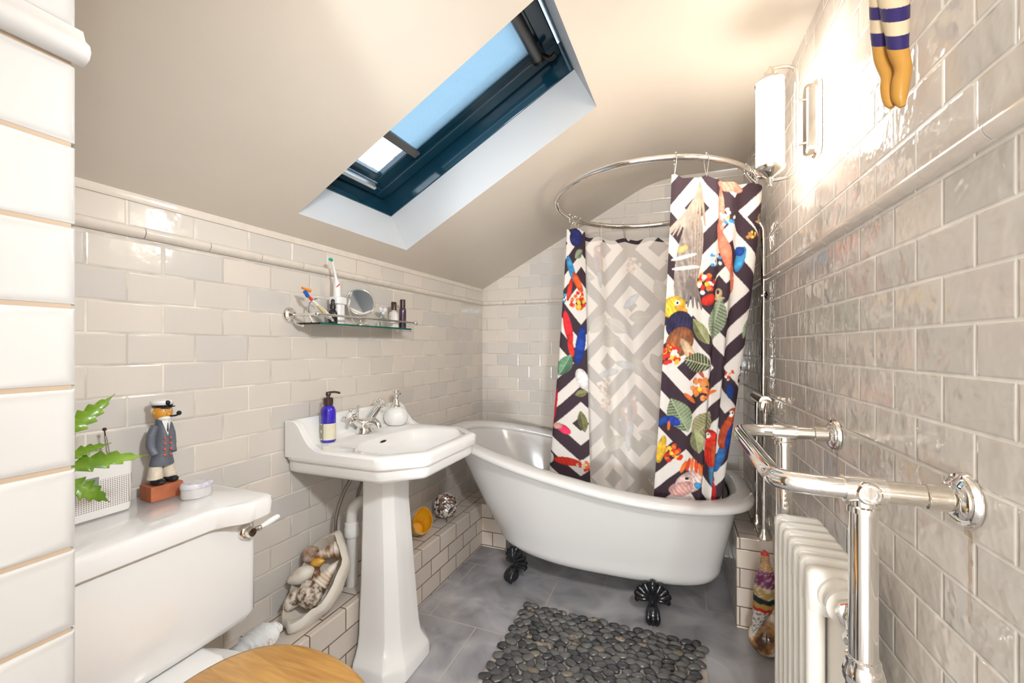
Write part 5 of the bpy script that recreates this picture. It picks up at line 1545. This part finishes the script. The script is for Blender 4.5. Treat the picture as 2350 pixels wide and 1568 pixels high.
for (b0, t0, u0, w0, be) in LEAVES:
    bm = leaf_mesh(b0, t0, u0, w0, be)
    o = obj('leaf', bm, leafm, pl, angle=80)
    sm = o.modifiers.new('thick', 'SOLIDIFY'); sm.thickness = 0.0012
    bm = B(); tube(bm, smooth_path([(-1.075, 0.385, ZL + 0.056), lerp(Vector((-1.075, 0.385, ZL + 0.10)), Vector(b0), 0.45) + Vector((0, 0, 0.02)), b0], 5), 0.0022, 8); obj('stem', bm, leafm, pl)

# ------------------------------------------------------------------ shells on the ledge
def Rm(a, n):
    """frame with z along a and x as close to n as possible"""
    a = Vector(a).normalized(); n = Vector(n); x = (n - a * n.dot(a)).normalized(); y = a.cross(x)
    return Matrix((x, y, a)).transposed()
SHC = Vector((-1.120, 1.085, 0.358))
SA = Vector((-0.02, 0.70, 0.72)).normalized(); SN = Vector((0.12, -0.72, 0.70))
RS = Rm(SA, SN)
bm = B()
NU_, NV_ = 44, 22
def shellpt(u, v, thick=0.0):
    # u along the rim, v from rim (0) to the back (1)
    al = 2 * PI * u
    la = 0.152 * math.cos(al); wb = 0.082 * math.sin(al)
    taper = 1 + 0.28 * math.cos(al - 0.4) * 0.4
    lip = 1 + 0.045 * math.sin(al * 7 + 0.6) * (1 - v) + 0.02 * math.sin(al * 13)
    sc = math.cos(v * PI / 2) ** 0.65 if v < 1 else 0.0
    dep = -0.100 * math.sin(v * PI / 2) ** 0.9
    rib = 1 + 0.03 * math.sin(al * 9) * math.sin(v * PI)
    ft = sc - thick
    p = Vector(((dep + thick * 0.10) * rib + 0.014 * math.cos(2 * al) * (1 - v), wb * ft * taper * lip, la * ft * lip))
    return SHC + RS @ p
outer = [[shellpt(i / NU_, j / NV_) for i in range(NU_)] for j in range(NV_)]
inner = [[shellpt(i / NU_, j / NV_, 0.13) for i in range(NU_)] for j in range(NV_)]
loft(bm, outer[::-1] + inner, True, (True, True))
big = tag(obj('large_shell', bm, M['shell_pale'], None, angle=60), 'large pale open seashell leaning on the ledge, holding smaller shells', 'seashell')
GS = 'small shells heaped in the large shell'
def cone_shell(name, label, c, axis, ln, r, mat, knob=0.0, ribs=0, seg=28, taper=1.0):
    bm = B(); prof = []
    n = 26
    for i in range(n + 1):
        t = i / n
        rr = r * (math.sin(PI * min(1, t ** taper * 0.98 + 0.02)) ** 0.7 if taper != 1.0 else (1 - t) ** 0.85 * min(1, t * 9 + 0.15))
        if ribs: rr *= 1 + 0.09 * math.sin(t * 2 * PI * ribs)
        prof.append((max(rr, 0.0006), -ln / 2 + ln * t))
    vr = lathe(bm, c, axis, prof, seg)
    if knob:
        rr_ = random.Random(len(name) + int(c[1] * 1000))
        x, y, d = frame_of(axis)
        for j, ring in enumerate(vr):
            for k, v in enumerate(ring):
                cen = Vector(c) + d * prof[j][1]
                v.co = cen + (v.co - cen) * (1 + knob * math.sin(k * 2 * PI * 9 / seg) * math.sin(j * 1.05))
    return tag(obj(name, bm, mat, None, angle=70), label, 'seashell', GS)
def sp(n_, w_, l_): return SHC + RS @ Vector((n_ - 0.004, -w_, l_))
def sd_(n_, w_, l_): return RS @ Vector((n_, -w_, l_))
# +w is towards the wall side / left in the photograph is checked in the render
cone_shell('auger_shell', 'pale ribbed spiral seashell lying topmost in the large shell', sp(0.000, 0.008, 0.085), sd_(0.1, 0.75, -0.45), 0.1044, 0.0308, M['shell_rib'], 0.06, ribs=8)
cone_shell('cone_shell', 'orange-lined ribbed cone seashell pointing up against the large shell rim', sp(-0.012, -0.030, 0.030), sd_(0.1, -0.35, 0.85), 0.0951, 0.0342, M['shell_rib'], 0.0, ribs=9)
cone_shell('turban_shell', 'round brown mottled seashell at the left edge of the heap', sp(0.000, 0.064, 0.070), sd_(0.6, 0.5, 0.3), 0.0557, 0.0296, M['shell_brown'], 0.05, taper=0.9)
cone_shell('murex_shell', 'knobbly white and brown seashell low in the middle of the heap', sp(0.000, -0.004, -0.045), sd_(0.5, 0.4, -0.5), 0.0835, 0.0422, M['shell_mottle'], 0.13, taper=0.8)
cone_shell('conch_shell', 'smooth cream seashell with an open lip at the left of the heap', sp(0.004, 0.052, 0.000), sd_(0.1, 0.6, -0.5), 0.0905, 0.0274, M['shell_white'], 0.0, taper=0.85)
cone_shell('whelk_shell', 'small speckled pale seashell lowest in the heap', sp(0.004, 0.036, -0.072), sd_(0.1, 0.3, -0.9), 0.0766, 0.0239, M['shell_mottle'], 0.07, taper=0.8)
cone_shell('dark_shell', 'small dark brown seashell wedged in the middle of the heap', sp(-0.012, 0.022, 0.022), sd_(0.2, 0.5, 0.5), 0.0522, 0.0182, M['shell_dark'], 0.05, taper=0.9)
cone_shell('olive_shell', 'small glossy tan seashell below the ribbed spiral shell', sp(-0.008, 0.026, 0.052), sd_(0.1, -0.8, 0.3), 0.0557, 0.0160, M['shell_gold'], 0.0, taper=0.9)

# white coral slab
bm = B()
n = 40
rings = []
c0, c1_ = Vector((-1.130, 0.815, LZ + 0.034)), Vector((-1.128, 0.962, LZ + 0.030))
rc = random.Random(3)
for i in range(n + 1):
    t = i / n
    c = c0.lerp(c1_, t) + Vector((0.010 * math.sin(t * 5), 0, 0.006 * math.sin(t * 4)))
    wv = (0.040 * math.sin(PI * min(1, 0.12 + t * 0.80)) ** 0.6) * (1 + 0.16 * math.sin(i * 2.1) * (1 - t) + rc.uniform(-.05, .05)); hv = 0.028 * (0.75 + 0.3 * math.sin(PI * t)) * (1 + 0.10 * math.sin(i * 2.1 + 1) * (1 - t))
    rings.append([c + Vector((wv * math.cos(2 * PI * k / 18), 0, hv * math.sin(2 * PI * k / 18) * (1.2 if k < 9 else 1.0))) * (1 + 0.05 * rc.uniform(-1, 1)) * 1.0 if True else 0 for k in range(18)])
    rings[-1] = [c + (p - c) for p in rings[-1]]
rings = []
rc = random.Random(3)
for i in range(n + 1):
    t = i / n
    c = c0.lerp(c1_, t) + Vector((0.010 * math.sin(t * 5), 0, 0.0))
    env = math.sin(PI * min(1, 0.10 + t * 0.82)) ** 0.6
    saw = 1 + 0.30 * math.sin(i * 2.1) * (1 - 0.7 * t)
    ring = []
    for k in range(18):
        a = 2 * PI * k / 18
        ring.append(c + Vector((0.042 * env * saw * math.cos(a), 0, 0.032 * env * saw * math.sin(a))) * (1 + rc.uniform(-.13, .13)))
    rings.append(ring)
bm = B(); loft(bm, rings)
tag(obj('coral_piece', bm, M['coral'], None, angle=70), 'jagged white coral piece on the ledge between the cistern and the large shell', 'coral')

# golden shell right of the pedestal
gs = thing('golden_shell', 'golden yellow open seashell with white patches on the ledge right of the pedestal', 'seashell', (-1.115, 1.70, LZ))
GC = Vector((-1.105, 1.695, LZ + 0.055))
RG = Rm((0.58, -0.34, 0.62), (-0.3, 0.6, 0.7))
bm = B()
def gp(u, v, th=0.0):
    al = 2 * PI * u
    rr = 0.050 * (1 - th) * math.sin(PI * (0.04 + 0.46 * v)) ** 0.8
    flare = 1 + 0.22 * v ** 3 * max(0, math.cos(al))
    spire = 0.010 * math.sin(v * 9) * (1 - v)
    return GC + RG @ Vector(((rr + spire) * math.cos(al) * flare, (rr + spire) * math.sin(al) * 0.90, -0.075 + 0.110 * v + 0.016 * math.cos(al) * v ** 2))
NA = 36
outr = [[gp(i / NA, j / 20) for i in range(NA)] for j in range(21)]
inr = [[gp(i / NA, 1 - j / 16, 0.03 + 0.10 * j / 16) for i in range(NA)] for j in range(13)]
loft(bm, outr, True, (True, False))
obj('whorl', bm, M['shell_gold'], gs, angle=70)
bm = B(); loft(bm, [outr[-1]] + inr, True, (False, True)); obj('mouth', bm, M['shell_goldin'], gs, angle=70)
zmin = min((gs.location.z + v.co.z) for ch in gs.children for v in ch.data.vertices)
for ch in gs.children: ch.location.z += LZ + 0.001 - zmin

# shimmering mosaic ball
bl_ = thing('mosaic_ball', 'mosaic ball of silver and brown chips at the far end of the ledge', 'ball', (-1.108, 1.930, LZ))
bm = B()
bmesh.ops.create_icosphere(bm, subdivisions=3, radius=0.056, matrix=Matrix.Translation((-1.108, 1.930, LZ + 0.070)))
obj('core', bm, plain('dark_core', (0.06, 0.04, 0.03), 0.5), bl_)
cm = [plain('chip_silver', (0.74, 0.72, 0.74), 0.25, metal=0.3), plain('chip_brown', (0.30, 0.15, 0.09), 0.25), plain('chip_cream', (0.66, 0.58, 0.50), 0.3), plain('chip_dark', (0.07, 0.06, 0.07), 0.2)]
rc = random.Random(21)
bm = B()
N = 330
for i in range(N):
    z = 1 - 2 * (i + .5) / N; a = i * 2.399963
    d = Vector((math.sqrt(1 - z * z) * math.cos(a), math.sqrt(1 - z * z) * math.sin(a), z))
    x, y, _ = frame_of((d + Vector((rc.gauss(0, .25), rc.gauss(0, .25), rc.gauss(0, .25)))).normalized())
    c = Vector((-1.108, 1.930, LZ + 0.070)) + d * (0.0585 + rc.uniform(-.001, .002))
    r = rc.uniform(.0050, .0074); rt = rc.uniform(0, PI)
    q_ = [c + (x * math.cos(rt + PI / 2 * k) + y * math.sin(rt + PI / 2 * k)) * r * (1 if k % 2 else 1.3) for k in range(4)]
    nrm_ = x.cross(y)
    b2 = [p - d * 0.004 for p in q_]
    mi_ = rc.choice((0, 0, 1, 1, 2, 2, 3))
    vq = [bm.verts.new(p) for p in q_]; vb = [bm.verts.new(p) for p in b2]
    bm.faces.new(vq).material_index = mi_
    for k in range(4): bm.faces.new((vq[k], vq[(k + 1) % 4], vb[(k + 1) % 4], vb[k])).material_index = mi_
obj('mosaic_chips', bm, cm, bl_, smooth=False)
for k in range(3):
    a = 2 * PI * k / 3 - 0.9
    p = Vector((-1.108, 1.930, LZ))
    d = Vector((math.cos(a), math.sin(a), 0))
    bm = B(); tube(bm, [p + d * 0.030 + Vector((0, 0, 0.024)), p + d * 0.052 + Vector((0, 0, 0.003))], [0.004, 0.003], 8); obj('foot', bm, M['alu'], bl_)

# ------------------------------------------------------------------ glass shelf
SX0 = wl(1.3); SXR = -1.112
shf = thing('glass_shelf', 'glass bathroom shelf with a chrome gallery rail on the left wall above the basin', 'shelf', (SX0, 1.35, 1.21))
GZ = 1.2075
bm = B(); loft(bm, [[Vector((wl(1.10) + 0.012, 1.10, z)), Vector((SXR + 0.004, 1.10, z)), Vector((SXR + 0.004, 1.625, z)), Vector((wl(1.625) + 0.012, 1.625, z))] for z in (GZ, GZ + 0.006)])
obj('glass_plate', bm, M['glass_green'], shf, smooth=False)
bm = B(); box(bm, (SXR + 0.0042, 1.10, GZ), (SXR + 0.0050, 1.625, GZ + 0.006)); obj('plate_edge', bm, M['edge_green'], shf, smooth=False)['label'] = 'dark green glass edge'
bm = B(); tube(bm, [(SXR, 1.085, 1.241), (SXR, 1.655, 1.241)], 0.0042, 12); ball(bm, (SXR, 1.665, 1.241), 0.0105, 14); ball(bm, (SXR, 1.090, 1.241), 0.0110, 14); obj('gallery_rail', bm, M['chrome'], shf)
for y in (1.090, 1.600):
    xw = wl(y)
    bm = B(); tube(bm, [(xw + 0.010, y, 1.241), (SXR, y, 1.241)], 0.0050, 12); tube(bm, [(xw + 0.006, y, 1.241), (xw + 0.020, y + 0.010, GZ + 0.003), (xw + 0.05, y + 0.012, GZ - 0.005)], 0.004, 10); obj('bracket_arm', bm, M['chrome'], shf)
    bm = B(); lathe(bm, (xw + 0.0005, y, 1.241), (1, 0, 0), [(0.0265, 0), (0.0265, 0.004), (0.023, 0.010), (0.016, 0.014), (0.013, 0.020), (0.008, 0.026)], 30); obj('rosette', bm, M['chrome'], shf)
GT = GZ + 0.0062
# razor leaning in its stand
rz = thing('razor', 'white and ivory razor with orange and blue head leaning on the glass shelf', 'razor', (-1.155, 1.20, GT))
tip = Vector((-1.150, 1.065, 1.318)); bot_ = Vector((-1.150, 1.200, GT + 0.012))
dr_ = (tip - bot_).normalized()
bm = B(); tube(bm, smooth_path([bot_, bot_ + dr_ * 0.03, bot_ + dr_ * 0.075, bot_ + dr_ * 0.115], 5), [0.0045] * 3 + [0.006, 0.0075, 0.0085, 0.0088, 0.0085, 0.008, 0.0072, 0.0062, 0.0055, 0.005, 0.0048, 0.0046, 0.0045], 12); obj('grip', bm, M['white_plastic'], rz)
bm = B(); tube(bm, [bot_ + dr_ * 0.030 + Vector((0.003, 0, -0.004)), bot_ + dr_ * 0.06 + Vector((0.004, 0, -0.004)), bot_ + dr_ * 0.092 + Vector((0.003, 0, -0.003))], [0.004, 0.0066, 0.004], 10); obj('grip_pad', bm, M['yellowish'], rz)
bm = B(); tube(bm, [bot_ + dr_ * 0.115, bot_ + dr_ * 0.142], [0.0055, 0.0045], 10); obj('neck', bm, M['red'], rz)
hd = bot_ + dr_ * 0.150
bm = B(); tube(bm, [hd + Vector((0, 0.012, -0.010)), hd + Vector((0, -0.002, 0.006))], 0.0068, 10); obj('head_block', bm, M['blue'], rz)
bm = B(); tube(bm, [hd + Vector((0.002, 0.020, 0.010)), hd + Vector((0.002, -0.014, 0.016))], [0.0062, 0.004], 10); obj('blade_guard', bm, M['orange'], rz)
rs_ = thing('razor_stand', 'bent chrome wire razor stand on the near end of the glass shelf', 'stand', (-1.175, 1.145, GT))
bm = B(); tube(bm, smooth_path([(-1.165, 1.125, GT + 0.002), (-1.172, 1.112, GT + 0.035), (-1.172, 1.116, GT + 0.068), (-1.165, 1.140, GT + 0.086), (-1.158, 1.150, GT + 0.080)], 6), 0.0022, 8); lathe(bm, (-1.165, 1.125, GT), (0, 0, 1), [(0.018, 0), (0.018, 0.003), (0.005, 0.004)], 20); tag(obj('wire_form', bm, M['chrome'], rs_), '', '') if False else obj('wire_form', bm, M['chrome'], rs_)
# dropper bottle
dp = thing('dropper_bottle', 'small dark dropper bottle behind the razor on the glass shelf', 'bottle', (-1.172, 1.222, GT))
bm = B(); lathe(bm, (-1.172, 1.222, GT), (0, 0, 1), [(0.015, 0), (0.0165, 0.002), (0.0165, 0.040), (0.013, 0.050), (0.008, 0.055), (0.008, 0.058)], 24); obj('bottle_body', bm, M['amber'], dp)
bm = B(); lathe(bm, (-1.172, 1.222, GT + 0.057), (0, 0, 1), [(0.0105, 0), (0.0105, 0.014), (0.007, 0.016), (0.006, 0.024), (0.0065, 0.032), (0.003, 0.036)], 20); obj('dropper_cap', bm, M['black'], dp)
# electric toothbrush standing in its holder
ch_ = thing('brush_holder', 'white toothbrush holder in the middle of the glass shelf', 'holder', (-1.170, 1.255, GT))
bm = B(); loft(bm, [rrect(-1.200, -1.158, 1.236, 1.274, 0.012, GT + z, 5) for z in (0.0005, 0.076)]); obj('holder_body', bm, M['white_plastic'], ch_, bevel=0.003)
bm = B(); loft(bm, [rrect(-1.203, -1.155, 1.228, 1.282, 0.012, GT + z, 5) for z in (0.0762, 0.104)]); obj('holder_top', bm, M['white_plastic'], ch_, bevel=0.004)
tz = GT + 0.1045
tb = thing('electric_toothbrush', 'white electric toothbrush with teal bristles standing upright above the shelf', 'toothbrush', (-1.172, 1.240, tz))
bm = B(); tube(bm, [(-1.174, 1.245, tz), (-1.173, 1.243, tz + 0.030), (-1.172, 1.240, tz + 0.052), (-1.171, 1.237, tz + 0.062)], [0.0130, 0.0125, 0.0095, 0.0070], 20); obj('handle', bm, M['white_plastic'], tb)
bm = B(); tube(bm, smooth_path([(-1.171, 1.237, tz + 0.062), (-1.169, 1.225, tz + 0.095), (-1.166, 1.213, tz + 0.124), (-1.162, 1.205, tz + 0.131)], 5), [0.0060, 0.0054, 0.005, 0.0047, 0.0045, 0.0043, 0.0041, 0.004, 0.0039, 0.0038, 0.004, 0.0045, 0.005, 0.006, 0.0066, 0.0062], 12)
obj('brush_head', bm, M['white_plastic'], tb)
bm = B(); lathe(bm, (-1.162, 1.205, tz + 0.129), (0.35, -0.9, -0.1), [(0.0058, 0), (0.0058, 0.012), (0.004, 0.013)], 14); obj('bristles', bm, M['teal'], tb)
bm = B(); tube(bm, [(-1.1640, 1.2330, tz + 0.034), (-1.1610, 1.2440, tz + 0.046)], 0.0022, 8); obj('ring_mark', bm, M['red'], tb)
# round mirror on a stand
mr = thing('shaving_mirror', 'round chrome framed shaving mirror tilted on the glass shelf', 'mirror', (-1.155, 1.385, GT))
mc = Vector((-1.140, 1.332, 1.306)); mn = Vector((0.72, -0.55, 0.30)).normalized()
bm = B(); lathe(bm, mc - mn * 0.002, mn, [(0.0505, 0), (0.0505, 0.003)], 48); obj('mirror_glass', bm, M['mirror'], mr)
bm = B()
x, y, d = frame_of(mn)
tube(bm, [mc + (x * math.cos(2 * PI * k / 48) + y * math.sin(2 * PI * k / 48)) * 0.053 for k in range(48)], 0.0038, 10, closed=True); lathe(bm, mc - mn * 0.006, mn, [(0.050, 0), (0.0525, 0.002)], 40); obj('mirror_rim', bm, M['chrome'], mr)
bm = B(); tube(bm, smooth_path([mc - Vector((0, 0.050, 0.0)) + Vector((0.006, -0.005, 0.03)), mc + Vector((0.015, -0.075, 0.0)), mc + Vector((0.014, -0.078, -0.035)), mc + Vector((0.010, -0.055, -0.072)), mc + Vector((0.005, -0.035, -0.086))], 6), 0.0038, 10); lathe(bm, Vector((mc.x, mc.y, GT + 0.0005)), (0, 0, 1), [(0.034, 0), (0.034, 0.003), (0.012, 0.006), (0.005, 0.012), (0.005, 0.032)], 28); obj('mirror_stand', bm, M['chrome'], mr)
# glass ornament / stopper bottle
ob = thing('glass_bottle', 'clear glass bottle with a bow shaped stopper between the mirror and the perfume', 'bottle', (-1.165, 1.50, GT))
bm = B(); lathe(bm, (-1.165, 1.500, GT), (0, 0, 1), [(0.017, 0), (0.022, 0.004), (0.024, 0.02), (0.020, 0.036), (0.010, 0.044), (0.008, 0.052)], 24); obj('bottle_body', bm, M['glass'], ob)
bm = B()
for s in (-1, 1): ball(bm, (-1.165, 1.500 + s * 0.013, GT + 0.075), 0.015, 14, (0.55, 1.0, 0.75), Matrix.Rotation(s * 0.5, 3, 'X'))
ball(bm, (-1.165, 1.500, GT + 0.062), 0.009, 12); obj('stopper', bm, plain('frosted_white', (0.72, 0.72, 0.74), 0.2), ob)
pf = thing('perfume_bottle', 'pale round perfume bottle with dark brown cap and ring emblem on the shelf', 'perfume', (-1.150, 1.555, GT))
bm = B(); lathe(bm, (-1.150, 1.555, GT), (0, 0, 1), [(0.018, 0), (0.0215, 0.003), (0.0215, 0.060), (0.018, 0.068), (0.009, 0.074), (0.009, 0.078)], 30); obj('bottle_body', bm, plain('pale_perfume_glass', (0.66, 0.60, 0.56), 0.08, coat=0.5), pf)
bm = B(); lathe(bm, (-1.150, 1.555, GT + 0.078), (0, 0, 1), [(0.0115, 0), (0.0115, 0.034), (0.010, 0.036)], 22); obj('cap', bm, M['cap_brown'], pf)
bm = B()
er = Vector((0.68, -0.73, 0)).normalized(); ec = Vector((-1.150, 1.555, GT + 0.036)) + er * 0.0218; es = Vector((-er.y, er.x, 0))
for rad2 in (0.0135, 0.0085):
    tube(bm, [ec - er * 0.0218 * (1 - math.sqrt(max(0, 1 - (rad2 * math.cos(2 * PI * k / 28) / 0.0218) ** 2))) + es * rad2 * math.cos(2 * PI * k / 28) + Vector((0, 0, rad2 * math.sin(2 * PI * k / 28))) for k in range(28)], 0.0007, 6, closed=True)
tube(bm, [ec + Vector((0, 0, -0.005)), ec + Vector((0, 0, 0.005))], 0.0009, 6)
obj('ring_emblem', bm, plain('emblem_white', (0.85, 0.84, 0.82), 0.4), pf)
db = thing('dark_bottle', 'slim dark brown and blue bottle at the far end of the glass shelf', 'bottle', (-1.140, 1.606, GT))
bm = B(); lathe(bm, (-1.140, 1.606, GT), (0, 0, 1), [(0.0145, 0), (0.0155, 0.002), (0.0155, 0.078), (0.0145, 0.088), (0.012, 0.092)], 26); obj('bottle_body', bm, plain('plum_plastic', (0.055, 0.028, 0.055), 0.22, coat=0.5), db)
bm = B(); lathe(bm, (-1.140, 1.606, GT + 0.092), (0, 0, 1), [(0.0120, 0), (0.0120, 0.036), (0.010, 0.038)], 22); obj('cap', bm, M['cap_brown'], db)

bpy.context.view_layer.update()
